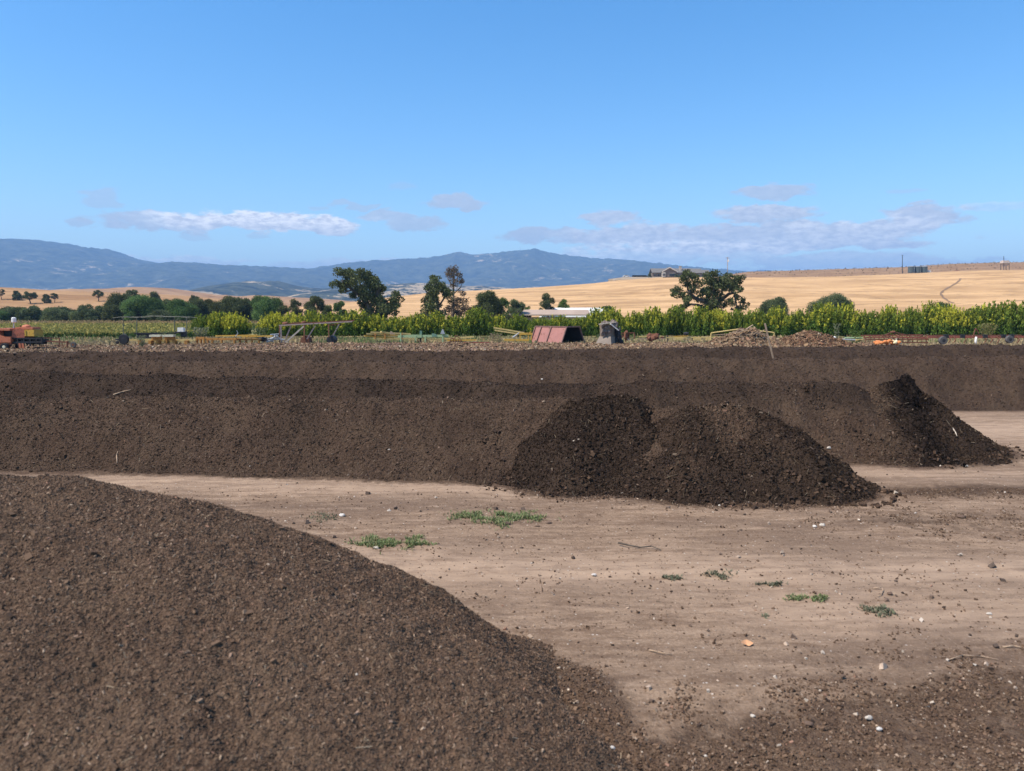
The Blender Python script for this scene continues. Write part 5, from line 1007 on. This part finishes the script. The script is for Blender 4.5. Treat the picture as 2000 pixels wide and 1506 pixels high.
n = 9000; yy = RNG.uniform(128, 172, n); xx = RNG.uniform(-130, -35, n); cards('dry_grass', np.stack([xx, yy, RNG.uniform(0, .5, n)], 1), .4, np.array([(0.36, 0.25, 0.12)]) * RNG.uniform(.6, 1.2, (n, 1)), 1.0, 2.0, 'tan dry grass at the far edge of the crop field', 'grass')
def weed_thing(label, px, py0, py1, Y, wpx, pal, n=260, name='weed', cat='weed', size=.07, up=.8, group=None):
    b0 = P(px, py1, Y); h = max(.15, P(px, py0, Y).z - max(0, b0.z)); w = wpx / F * Y / 2; loc = Vector((b0.x, Y, max(0.0, b0.z))); k = RNG.uniform(0, 1, n); a = RNG.uniform(0, 6.283, n); q = w * np.sqrt(RNG.uniform(0, 1, n)) * (.35 + .65 * k)
    v, f, c = leaf_quads(np.stack([np.cos(a) * q, np.sin(a) * q, h * k], 1), size, jitter_tint(n, *pal), up, 2.0); o = put(name, np_mesh(name, v, [f], [M_LEAF], None, None, {'tint': c})); o.location = loc; return tag(o, label, cat, group)
PALE = ([(0.22, 0.23, 0.13), (0.16, 0.18, 0.09), (0.30, 0.27, 0.17)], [.4, .4, .2])
weed_thing('pale bushy weed right of the transplanter, before the first orchard trees', 392, 640, 662, 66, 34, PALE, 420, size=.10); weed_thing('dusty weed clump in front of the transplanter wheel', 277, 655, 676, 59, 18, PALE, 200); weed_thing('yellowish weed clump left of the red harrow', 1672, 646, 672, 61, 34, LIME, 320); weed_thing('pale thin weed with a tall stalk behind the white jug', 1634, 632, 662, 63, 16, PALE, 170)
weed_thing('olive weed bush behind the right end of the cultivator', 1928, 632, 660, 66, 40, ([(0.17, 0.17, 0.06), (0.23, 0.20, 0.08)], [.5, .5]), 420, size=.10); weed_thing('dry straw coloured weed between the conveyor and the thin orchard trunk', 968, 650, 672, 68, 30, ([(0.36, 0.28, 0.17), (0.25, 0.21, 0.12)], [.5, .5]), 300); weed_thing('green grassy weed in the gap between the yellow orchard clumps', 506, 640, 664, 74, 40, SAGE, 420, size=.10)

# green tufts on the dirt lane
def grass_patch(label, px, py, wpx, hpx, n, blade, cols, name='grass_patch', soft=.45):
    c = G(px, py); w = wpx / F * c.y / 2; d = abs(G(px, py - hpx / 2).y - G(px, py + hpx / 2).y) / 2
    a = RNG.uniform(0, 6.283, n); q = np.sqrt(RNG.uniform(0, 1, n)) * (1 + RNG.normal(0, .18, n)); x = c.x + np.cos(a) * q * w; y = c.y + np.sin(a) * q * d * (1 + .3 * np.sin(3 * a))
    k = fbm(x * 4.5, y * 4.5, 4, int(px)) > -soft + .45 * q ** 2; x, y = x[k], y[k]; n = len(x); z, _ = gz(x, y); L = blade * RNG.uniform(.4, 1.1, n); th = RNG.uniform(0, 6.283, n); le = RNG.uniform(.2, 1.1, n)
    dirx = np.cos(th) * np.sin(le); diry = np.sin(th) * np.sin(le); dz = np.cos(le); wd = .0045 + .003 * RNG.uniform(0, 1, n); px_ = -np.sin(th) * wd; py_ = np.cos(th) * wd; base = np.stack([x, y, z], 1)
    mid = base + np.stack([dirx, diry, dz], 1) * (L * .55)[:, None]; tip = mid + np.stack([dirx * 1.4, diry * 1.4, dz * .45], 1) * (L * .5)[:, None]; s = np.stack([px_, py_, 0 * px_], 1)
    v = np.stack([base - s, base + s, mid + s, mid - s, tip + s * .2, tip - s * .2], 1).reshape(-1, 3); i = np.arange(n)[:, None] * 6; f = np.concatenate([i + np.array([0, 1, 2, 3]), i + np.array([3, 2, 4, 5])])
    cc = np.repeat(jitter_tint(n, *cols), 6, 0); o = put(name, np_mesh(name, v, [f], [M_LEAF], None, None, {'tint': cc})); return tag(o, label, 'grass patch', 'green patches on the dirt lane')
GP = ([(0.165, 0.205, 0.085), (0.21, 0.245, 0.115), (0.12, 0.15, 0.06), (0.34, 0.28, 0.16)], [.4, .25, .2, .15]); GD = ([(0.16, 0.17, 0.105), (0.20, 0.19, 0.125), (0.11, 0.115, 0.07), (0.27, 0.21, 0.14)], [.35, .25, .2, .2])
grass_patch('wide green grass patch on the dirt in front of the fresh heaps', 972, 1012, 205, 30, 3000, .075, GP, soft=.25); grass_patch('smaller green grass patch emerging beside the edge of the big near heap', 766, 1063, 150, 26, 2200, .07, GP, soft=.3); grass_patch('faint thin grass patch above the big near heap, left of the others', 632, 1010, 70, 22, 260, .05, GD)
grass_patch('small flat green tuft alone on the right half of the lane', 1583, 1169, 95, 11, 520, .045, GP, soft=.2); grass_patch('dull sprawling weed with dark stems right of the lane centre', 1402, 1124, 82, 15, 340, .055, GD, soft=.2); grass_patch('tiny dull tuft left of the sprawling weed', 1312, 1130, 42, 8, 240, .045, GD); grass_patch('thin trailing weed reaching right below the sprawling one', 1505, 1141, 66, 8, 260, .05, GD); grass_patch('dark dry tuft below the curled straw on the right', 1718, 1193, 70, 22, 420, .05, GD); grass_patch('tiny dry tuft low on the lane left of the flat green one', 1490, 1200, 22, 12, 130, .04, GD)

# stones, clods, leaf and twigs on the lane
def surf(px, py):
    "first surface hit among ground and piles along the pixel's ray"
    o0 = Vector((0, 0, CAMZ)); d = (G(px, py) - o0).normalized(); t = np.arange(2.5, 60, .02); X_ = d.x * t; Y_ = d.y * t; Z_ = CAMZ + d.z * t; H_ = np.zeros(len(t))
    for pl in PILES: H_ = np.maximum(H_, pl.H(X_, Y_))
    k = np.argmax(Z_ <= H_); return Vector((X_[k], Y_[k], H_[k]))
def stone(label, px, py, wpx, mat, name='stone', cat='stone', asp=(1, .8, .6), group=None):
    c = surf(px, py); s = max(.008, wpx / F * c.length / 2 * .72); b = MB().blob((0, 0, 0), (s * asp[0], s * asp[1], s * asp[2]), int(px * 3 + py), .28, 7); z = max(c.z, gz(np.array([c.x]), np.array([c.y]))[0][0]) + s * asp[2] * .45
    me = bpy.data.meshes.new(name); me.from_pydata(b.v, [], b.f); me.materials.append(mat); o = put(name, me); o.location = (c.x, c.y, z); return tag(o, label, cat, group or 'stones and clods on the lane')
for a in [(1697, 1404, 17, M_PALESTONE, 'largest white stone near the bottom right, on dark crumbs'), (1717, 1427, 15, M_STONE, 'tan stone just below the largest white one'), (1470, 1401, 13, M_PALESTONE, 'small flat white stone in the dark crumbs right of the big heap\'s foot'), (1378, 1479, 9, M_PALESTONE, 'tiny white stone at the very bottom edge'),
          (1903, 1300, 9, M_PALESTONE, 'tiny white stone by the curving thin twig near the right edge'), (1932, 1200, 11, M_PALESTONE, 'white stone alone near the right edge of the pale lane'), (1606, 1028, 13, M_PALESTONE, 'white stone in front of the fresh heap\'s right foot'), (1591, 1029, 11, M_STONE, 'tan stone touching the white one before the fresh heap'), (1160, 1124, 12, M_STONE, 'grey stone alone on the lane beyond the big heap\'s slope'),
          (1788, 1005, 6, M_PALESTONE, 'white speck of stone right of the fresh heap\'s toe'), (1215, 965, 8, M_PALESTONE, 'white stone at the foot of the fresh peaked heap'), (1619, 877, 10, M_PALESTONE, 'white stone low on the second windrow, in the gap by the fresh heap'), (1888, 911, 7, M_PALESTONE, 'white stone at the foot of the steep black heap'), (1058, 742, 7, M_PALESTONE, 'white stone on the third windrow above the centre'),
          (697, 1323, 8, M_PALESTONE, 'small round white pebble on the face of the big near heap'), (735, 1075, 16, M_PALESTONE, 'flat white stone at the lower edge of the smaller grass patch'), (1405, 990, 8, M_PALESTONE, 'small white stone under the front of the dry capped heap'), (668, 1008, 16, M_STONE, 'flat pale slab left of the wide grass patch'), (760, 999, 10, M_PALESTONE, 'small white stone between the heap foot and the faint grass'),
          (760, 880, 6, M_PALESTONE, 'white speck on the near windrow\'s lower face'), (488, 913, 7, M_PALESTONE, 'white speck low on the left part of the near windrow'), (1195, 1463, 17, M_STONE, 'pale chip lying at the foot of the big near heap')]:
    stone(a[4], a[0], a[1], a[2], a[3])
for a in [(1738, 1161, 15, 'dark rounded stone beside the curled straw'), (1877, 1013, 20, 'brown clod alone right of the fresh heap'), (1072, 1024, 17, 'brown clod at the right end of the wide grass patch'), (1050, 1030, 12, 'small brown clod below the wide grass patch'), (988, 1027, 22, 'dark bark piece under the middle of the wide grass patch'), (1088, 1142, 8, 'small dark clod left of the grey stone, beside the heap slope'), (1646, 1323, 16, 'black bark piece in the middle of the crumbly ground'), (1580, 1415, 24, 'flat black bark piece low in the dark crumbs'), (1285, 1313, 12, 'dark clod just right of the big heap\'s slope')]:
    stone(a[3], a[0], a[1], a[2], M_CLOD, 'clod', 'clod', (1, .7, .42))
c = G(1458, 1260); z = gz(np.array([c.x]), np.array([c.y]))[0][0]; s = 27 / F * c.y / 2; me = bpy.data.meshes.new('dry_leaf'); vs = []; fs = []
for i in range(9):
    t = i / 8 * 2 - 1; wd = .62 * (1 - abs(t) ** 1.7) ** .8; cz = .10 + .28 * abs(t)
    for j, k in enumerate((-1, -.5, 0, .5, 1)): vs.append((t * s, wd * k * s, (cz + .45 * abs(k) * wd + .05 * math.sin(5 * t + k)) * s))
for i in range(8):
    for j in range(4): fs.append((i * 5 + j, i * 5 + j + 1, i * 5 + j + 6, i * 5 + j + 5))
me.from_pydata(vs, [], fs); me.materials.append(mat_paint('dry_leaf', (0.62, 0.33, 0.17), 0.1, .8, 40, (.45, .2, .1))); o = put('dry_leaf', me); o.location = (c.x, c.y, z + .006); o.rotation_euler = (.35, .1, .2); tag(o, 'curled orange brown dry leaf lying on the dirt', 'leaf')
def twig(label, pts, r, mat, name='twig'):
    q = [surf(*a) for a in pts]; q = [Vector((a.x, a.y, max(a.z, gz(np.array([a.x]), np.array([a.y]))[0][0]) + r * 1.2 + .012 * (i % 2))) for i, a in enumerate(q)]
    o = MB().path(q, r, r * .5, 6).build(name, mat, None, True, tuple(q[0])); return tag(o, label, 'twig', 'twigs and straws')
twig('long crooked brown twig lying below the wide grass patch', [(1208, 1063), (1225, 1069), (1250, 1072), (1272, 1071), (1291, 1077)], .012, M_BARK); twig('pale curled straw standing by the dark rounded stone', [(1706, 1151), (1722, 1151), (1725, 1157), (1720, 1164), (1714, 1166)], .007, M_TANWOOD, 'straw'); twig('thin pale twig near the right edge of the lane', [(1958, 1270), (1980, 1271), (2004, 1273)], .007, M_TANWOOD)
twig('thin tan twig curving beside the small white stone at right', [(1850, 1292), (1880, 1284), (1915, 1284), (1950, 1293)], .005, M_TANWOOD); twig('straw stuck in the steep black heap', [(1860, 838), (1866, 847), (1869, 855)], .014, M_PALEWOOD, 'straw'); twig('pale stick lying on the left part of the second windrow', [(222, 774), (240, 768), (256, 764)], .02, M_TANWOOD); twig('pale straw lying on the fresh peaked heap', [(1118, 865), (1128, 863), (1138, 860)], .016, M_PALEWOOD, 'straw'); twig('upright pale splinter low on the near windrow', [(229, 906), (228, 893), (230, 884)], .012, M_TANWOOD); twig('dry straw on the lower slope left of the heap\'s foot', [(1268, 1276), (1285, 1281), (1312, 1285)], .007, M_TANWOOD, 'straw')

# ------------------------------------------------------------------ far things: hilltop house, tanks, poles, roofs, track, mast
M_ROOF = mat_paint('slate_roof', (0.17, 0.155, 0.14), 0.2, 0.9, 1.5, (0.12, 0.105, 0.095)); M_WALL = mat_paint('stone_wall', (0.22, 0.165, 0.125), 0.4, 0.9, 2.0, (0.13, 0.10, 0.08)); M_TRIM = mat_paint('pale_trim', (0.62, 0.54, 0.45), 0.0, 0.8); M_GLASS = mat_paint('window_glass', (0.03, 0.032, 0.036), 0.0, 0.15); M_CHIM = mat_paint('chimney_stone', (0.50, 0.41, 0.34), 0.3, 0.9, 2.0, (0.36, 0.29, 0.24))
Y = 540.0; p = V3(Y); zb = p(0, 541.2).z
b = MB(); xa, xb = p(1196, 0).x, p(1462, 0).x
vs = [(xa, Y - 9, zb - 2.4), (xb, Y - 9, zb - 1.4), (xb - 2, Y - 2, zb), (xa + 8, Y - 2, zb), (xa, Y + 26, zb - .4), (xb, Y + 26, zb - .1), (xa, Y - 9, zb - 9), (xb, Y - 9, zb - 9), (xb, Y + 26, zb - 9), (xa, Y + 26, zb - 9)]
b.add(vs, [(0, 1, 2, 3), (3, 2, 5, 4), (0, 3, 4), (1, 5, 2), (6, 7, 1, 0), (7, 8, 5, 1), (8, 9, 4, 5), (9, 6, 0, 4), (9, 8, 7, 6)]); tag(b.build('terrace', mat_field('terrace_soil', (0.26, 0.20, 0.14), (0.34, 0.27, 0.19), (0.2, 0.15, 0.1), .05, .3)), kind='structure')
r = thing('ranch_house', 'long low stone ranch house with dark roofs and a front gable on the golden hilltop', 'house', (p(1325, 0).x, Y, zb))
def gable_x(b, x0, x1, y0, y1, ze, zr, over=.5):
    "roof with its ridge along x"
    ym = (y0 + y1) / 2; t = .22
    for (ya, sgn) in ((y0 - over, 1), (y1 + over, -1)):
        b.add([(x0, ya, ze), (x1, ya, ze), (x1, ym, zr), (x0, ym, zr), (x0, ya, ze + t), (x1, ya, ze + t), (x1, ym, zr + t), (x0, ym, zr + t)], [(0, 3, 2, 1), (4, 5, 6, 7), (0, 1, 5, 4), (1, 2, 6, 5), (2, 3, 7, 6), (3, 0, 4, 7)])
BL = [(1271, 1352, 0, 11, 533, 524), (1346, 1369, .8, 9.5, 533.5, 524.3), (1364, 1384.5, 1.8, 9, 534.5, 527)]
for i, (a, c, y0, y1, ze, zr) in enumerate(BL):
    x0, x1 = p(a, 0).x, p(c, 0).x; ym = Y + (y0 + y1) / 2
    b = MB(); b.box(((x0 + x1) / 2 + (0.3 if i else 0), Y + (y0 + y1) / 2, (zb - .3 + p(0, ze).z) / 2), (x1 - x0 - .8, y1 - y0 - .2 * i, p(0, ze).z - zb + .3))
    b.add([(x1 - .45, Y + y0, p(0, ze).z), (x1 - .45, Y + y1, p(0, ze).z), (x1 - .45, ym, p(0, zr).z - .1), (x1 - .75, Y + y0, p(0, ze).z), (x1 - .75, Y + y1, p(0, ze).z), (x1 - .75, ym, p(0, zr).z - .1)], [(0, 1, 2), (3, 5, 4), (0, 2, 5, 3), (1, 4, 5, 2), (0, 3, 4, 1)]); b.build('wall', M_WALL, r)
    b = MB(); gable_x(b, x0, x1 + .3, Y + y0, Y + y1, p(0, ze).z, p(0, zr).z, .9); ro = b.build('roof', M_ROOF, r)
x0, x1, xm = p(1288.5, 0).x, p(1318.5, 0).x, p(1303, 0).x; ze, zr = p(0, 531).z, p(0, 523).z; yf = Y - 5.0
b = MB(); b.prism([(x0 + .9, zb - .3), (x1 - .9, zb - .3), (x1 - .9, ze), (xm, zr - .35), (x0 + .9, ze)], yf + .8, Y + 4); b.build('gable_wall', M_WALL, r)
b = MB()
for sgn, xe in ((1, x0), (-1, x1)): b.prism([(xe, ze - .1), (xm, zr), (xm, zr + .25), (xe, ze + .15)], yf + .18, Y + 5)
b.build('gable_roof', M_ROOF, r)
b = MB()
for xe in (x0, x1): b.prism([(xe, ze - .5), (xm, zr - .4), (xm, zr + .3), (xe, ze + .2)], yf, yf + .17)
b.build('gable_trim', M_TRIM, r)
b = MB(); b.box((p(1327.6, 0).x, Y + 2.5, (p(0, 531).z + p(0, 520).z) / 2), (1.5, 1.4, p(0, 520).z - p(0, 531).z)); b.box((p(1327.6, 0).x, Y + 2.5, p(0, 519.8).z), (1.8, 1.7, .35)); b.build('chimney', M_CHIM, r)
b = MB(); b.box((p(1291.5, 0).x, Y - 4.6, (zb + p(0, 532.6).z) / 2), (2.4, 1.2, p(0, 532.6).z - zb)); b.build('bay', M_TRIM, r)
for a, c, t, bt, yy in ((1289.6, 1291.2, 535, 539.5, -5.23), (1292, 1293.6, 535, 539.5, -5.23), (1303, 1314, 534.5, 540, -4.25), (1275, 1280, 535.5, 538, -.06), (1283, 1286, 535.5, 539, -.06), (1322, 1326, 535.5, 538, -.06), (1334, 1340, 535.5, 538.5, -.06), (1360, 1364, 535.5, 539, .75), (1368, 1372, 535.5, 538.5, 1.8), (1375, 1381, 535, 540, 1.8)):
    w = MB().box(((p(a, 0).x + p(c, 0).x) / 2, Y + yy, (p(0, t).z + p(0, bt).z) / 2), (p(c, 0).x - p(a, 0).x, .16, p(0, t).z - p(0, bt).z)).build('window', M_GLASS, r)
    MB().box(((p(a, 0).x + p(c, 0).x) / 2, Y + yy - .04, p(0, t).z + .12), (p(c, 0).x - p(a, 0).x + .3, .2, .2)).build('lintel', M_TRIM, w)
for i, (q, t, w, lab) in enumerate(((1268, 533, 8, 'small dark shrub against the left end of the hilltop house'), (1320, 536, 9, 'low shrub in front of the hilltop house, beside its gable'), (1362, 536, 10, 'round shrub against the right wing of the hilltop house'), (1396, 537, 13, 'dark shrub row on the hilltop right of the house'))): auto_tree(lab, q, t, w, 532, OAK, BS, 'shrub', 'shrub', 'shrubs round the hilltop house', base=zb - .3, leaf=.5)
b = MB(); b.box(((p(1234, 0).x + p(1264, 0).x) / 2, Y + 2, zb + .5), (p(1264, 0).x - p(1234, 0).x, .5, 1.3)); b.box(((p(1232, 0).x + p(1262, 0).x) / 2, Y + 1, zb + 1.2), (p(1262, 0).x - p(1236, 0).x, 2.6, .22)); b.build('garden_wall', M_DARK, None, False, (p(1249, 0).x, Y, zb)); tag(bpy.data.objects['garden_wall'], 'low dark wall running left from the hilltop house', 'wall')
def car(label, px, yy):
    r = thing('parked_car', label, 'car', (p(px, 0).x, Y + yy, zb), 'white cars at the hilltop house'); x = p(px, 0).x
    MB().prism([(x - 2.2, zb + .35), (x + 2.2, zb + .35), (x + 2.25, zb + .9), (x + 1.3, zb + 1.0), (x + .7, zb + 1.5), (x - 1.1, zb + 1.5), (x - 1.7, zb + 1.0), (x - 2.2, zb + .95)], Y + yy - .85, Y + yy + .85).build('body', M_WHITE, r)
    MB().prism([(x - 1.4, zb + 1.02), (x + 1.1, zb + 1.02), (x + .65, zb + 1.42), (x - 1.05, zb + 1.42)], Y + yy - .88, Y + yy - .855).build('window', M_GLASS, r)
    for q in (-1.35, 1.35): MB().lathe((x + q, Y + yy - .8, zb + .33), [(.2, -.12), (.33, -.1), (.33, .1), (.2, .12)], 'Y', 14).build('wheel', M_TYRE, r)
car('white car at the left tip of the hilltop terrace', 1222, 1.5); car('white car parked right of the hilltop house', 1391, 3)
Y = 590.0; p = V3(Y); r = thing('utility_pole', 'tall utility pole with a pale transformer, right of the hilltop house', 'utility pole', (p(1421, 0).x, Y, p(0, 545).z)); MB().tube(p(1421, 546), p(1421, 502), .28, 8, .2).build('pole', M_TANWOOD, r); MB().bar(p(1417.5, 504), p(1424.5, 504), .25, .3).build('crossarm', M_TANWOOD, r); MB().lathe(p(1422.6, 509.5), [(.3, -.9), (.48, -.8), (.48, .8), (.2, .95)], 'Z', 12).build('transformer', M_WHITE, r)
Y = 585.0; p = V3(Y); r = thing('utility_pole', 'bare dark pole on the brown hilltop, left of the water tanks', 'utility pole', (p(1762.5, 0).x, Y, p(0, 533).z)); MB().tube(p(1762.5, 534), p(1762.5, 498), .3, 8, .2).build('pole', M_DARK, r); MB().bar(p(1761, 499.5), p(1764, 499.5), .22, .25).build('crossarm', M_DARK, r)
Y = 556.0; p = V3(Y); M_TANK = mat_paint('tank_steel', (0.075, 0.095, 0.10), 0.2, 0.7, 1.0)
for q, lab in ((1780, 'leftmost of the three dark water tanks on the hilltop'), (1792.5, 'middle one of the three dark water tanks on the hilltop'), (1805, 'rightmost of the three dark tanks, beside a small white box')):
    r = thing('water_tank', lab, 'water tank', (p(q, 0).x, Y, p(0, 533).z), 'dark water tanks on the hilltop'); c = p(q, 526); h = p(0, 521).z - p(0, 533).z; MB().lathe((c.x, Y, p(0, 533).z), [(2.2, 0), (2.28, .1), (2.28, h - .2), (2.2, h)], 'Z', 28).build('shell', M_TANK, r); MB().lathe((c.x, Y, p(0, 521).z), [(2.42, 0), (2.42, .18), (1.2, .5), (.3, .6)], 'Z', 28).build('roof', M_GALV, r); MB().tube((c.x + .9, Y - 2.4, p(0, 533).z), (c.x + .9, Y - 2.4, p(0, 521).z), .08).build('pipe', M_GALV, r)
b = MB(); b.box(p(1814.5, 530), (2.0, 1.6, 1.5)); b.box(p(1814.5, 527.8), (2.3, 1.9, .2)); b.build('pump_box', M_WHITE, None, False, tuple(p(1814.5, 532))); tag(bpy.data.objects['pump_box'], 'small white box beside the rightmost water tank', 'pump box')
Y = 575.0; p = V3(Y); r = thing('hopper', 'pale hopper on four legs with a short mast, on the hilltop at far right', 'hopper', (p(1962.5, 0).x, Y, p(0, 530).z)); b = MB(); b.add([p(1956, 514, -2), p(1969, 514, -2), p(1969, 514, 2), p(1956, 514, 2), p(1957, 509, -1.8), p(1968, 509, -1.8), p(1968, 509, 1.8), p(1957, 509, 1.8), p(1960, 520, -.8), p(1966, 520, -.8), p(1966, 520, .8), p(1960, 520, .8)], [(4, 5, 6, 7), (0, 1, 5, 4), (1, 2, 6, 5), (2, 3, 7, 6), (3, 0, 4, 7), (8, 9, 1, 0), (9, 10, 2, 1), (10, 11, 3, 2), (11, 8, 0, 3), (11, 10, 9, 8)]); b.build('bin', M_CHIM, r)
for q, dy in ((1957.5, -1.8), (1968, -1.8), (1957.5, 1.8), (1968, 1.8)): MB().bar(p(q, 514, dy), p(q, 531, dy), .3).build('leg', M_DARK, r)
MB().tube(p(1960.5, 509), p(1960.5, 500.5), .18).build('mast', M_DARK, r); MB().bar(p(1956, 529), p(1970, 529), .5, .4).build('skid', M_DARK, r)
b = MB(); b.blob(p(1868, 531), (2.0, 1.4, 1.1), 3, .4); b.build('brush_pile', M_RUST, None, False, tuple(p(1868, 533))); tag(bpy.data.objects['brush_pile'], 'dark reddish brush pile on the hilltop between the tanks and the hopper', 'brush pile')
r = thing('fence', 'thin post fence along the edge between the golden field and the brown slope', 'fence', (P(1460, 540, 575).x, 575, 0)); mesh_post = None
for i in range(34):
    x = P(1440 + i * 9, 540, 575).x; zt = z_at(HILL_G, x, 575) ; b = MB().box((x, 575, zt + .75), (.28, .28, 1.9)); b.build('post', M_DARK, r)
b = MB(); q = [Vector((P(1440 + i * 9, 540, 575).x, 575, z_at(HILL_G, P(1440 + i * 9, 540, 575).x, 575) + 1.3)) for i in range(34)]; b.path(q, .06, .06, 5); b.build('wire', M_GALV, r)
n = 2400; xx = RNG.uniform(150, 640, n); yy = 590 + 11 * RNG.integers(0, 17, n) + RNG.normal(0, .4, n); zz = HILL_V.H(xx, yy); k = zz > z_at(HILL_V, 150, 600) - 4; v, f, c = leaf_quads(np.stack([xx, yy, zz + .5], 1)[k], .95, np.array([(0.13, 0.09, 0.045)]) * RNG.uniform(.7, 1.4, (k.sum(), 1)), .6, 1.3); tag(put('vineyard', np_mesh('vineyard', v, [f], [M_LEAF_DARK], None, None, {'tint': c})), 'rows of dark young vines over the brown hilltop slope', 'vines', kind='stuff')
# dark vehicle track down the golden hill
def on_hill(px, py):
    d = P(px, py, 100.0) - Vector((0, 0, CAMZ)); t = np.arange(2.4, 5.6, .004); k = np.argmax(HILL_G.H(d.x * t, d.y * t) >= CAMZ + d.z * t); return Vector((d.x * t[k], d.y * t[k], 0))
pts = [on_hill(*q) for q in ((1876, 544), (1874, 548), (1868, 553), (1856, 560), (1842, 568), (1837, 574), (1841, 580), (1850, 587), (1864, 594))]; ctr = []
for a, c in zip(pts[:-1], pts[1:]): ctr += [a.lerp(c, i / 6) for i in range(6)]
v = []
for i, c in enumerate(ctr):
    d = (ctr[min(i + 1, len(ctr) - 1)] - ctr[max(i - 1, 0)]).normalized(); s = Vector((-d.y, d.x, 0)) * (.55 + .15 * math.sin(i))
    for q in (c - s, c, c + s): v.append((q.x, q.y, z_at(HILL_G, q.x, q.y) + .12))
v = np.array(v); f = np.array([(i * 3 + j, i * 3 + j + 1, i * 3 + j + 4, i * 3 + j + 3) for i in range(len(ctr) - 1) for j in range(2)]); tag(put('path', np_mesh('path', v, [f], [mat_field('track_soil', (0.20, 0.125, 0.075), (0.26, 0.17, 0.10), (0.15, 0.10, 0.06), .2, .2)])), kind='structure')
# roofs beyond the orchard
Y = 150.0; p = V3(Y); r = thing('shed', 'long low shed with a faded tan roof beyond the orchard, left of the white tunnel', 'shed', (p(1070, 0).x, Y, 0)); x0, x1 = p(995, 0).x, p(1152, 0).x; b = MB(); b.box(((x0 + x1) / 2, Y + 3, .75), (x1 - x0 - .8, 5.4, 1.5)); b.build('wall', M_TANWOOD, r); b = MB(); gable_x(b, x0, x1, Y, Y + 6, p(0, 616.5).z, p(0, 609.5).z + .25, .5); b.build('roof', mat_paint('tan_roof', (0.40, 0.30, 0.23), 0.2, 0.8, 1.0, (0.28, 0.20, 0.15)), r)
Y = 178.0; p = V3(Y); r = thing('tunnel_greenhouse', 'white plastic tunnel greenhouse with a sloped end beyond the orchard', 'greenhouse', (p(1115, 0).x, Y, 0)); b = MB(); vs = []; fs = []; st = ((1055, .40), (1060, .62), (1072, 1.0), (1100, 1.0), (1140, 1.0), (1170, 1.0), (1200, 1.0)); m = 14; zt = p(0, 601).z
for q, k in st:
    for j in range(m + 1):
        a = math.pi * j / m; vs.append((p(q, 0).x, Y + 3.5 - 3.5 * math.cos(a), zt * k * math.sin(a) ** .55))
for i in range(len(st) - 1):
    for j in range(m): fs.append((i * (m + 1) + j, (i + 1) * (m + 1) + j, (i + 1) * (m + 1) + j + 1, i * (m + 1) + j + 1))
fs.append(tuple(range(m + 1))); fs.append(tuple(range((len(st) - 1) * (m + 1), len(st) * (m + 1)))[::-1]); b.add(vs, fs); b.build('cover', M_WHITE, r, True); b = MB(); b.bar((p(1056, 0).x, Y - .1, .35), (p(1200, 0).x, Y - .1, .35), .12, .7); b.build('base_board', M_GREYWOOD, r)
Y = 8390.0; p = V3(Y); r = thing('radio_mast', 'hair thin radio mast on the highest blue ridge', 'radio mast', (p(1016, 0).x, Y, p(0, 495).z)); MB().tube(p(1016, 496), p(1016, 482.5), 2.4, 6, .9).build('mast', M_GALV, r)
b = MB()
for a in (-1, 1): b.tube(p(1016 + a * 3, 495), p(1016, 486), .35, 5)
b.build('guy_wire', M_GALV, r)

# ------------------------------------------------------------------ the air
m, nt = new_mat('haze_air'); pv = nd(nt, 'ShaderNodeVolumePrincipled', {'Color': (0.36, 0.62, 1.0, 1), 'Density': 1.35e-4, 'Anisotropy': 0.0}); o_ = nd(nt, 'ShaderNodeOutputMaterial'); nt.links.new(pv.outputs[0], o_.inputs['Volume'])
tag(MB().box((0, 7200, 380), (25000, 15200, 772)).build('haze', m), kind='stuff')
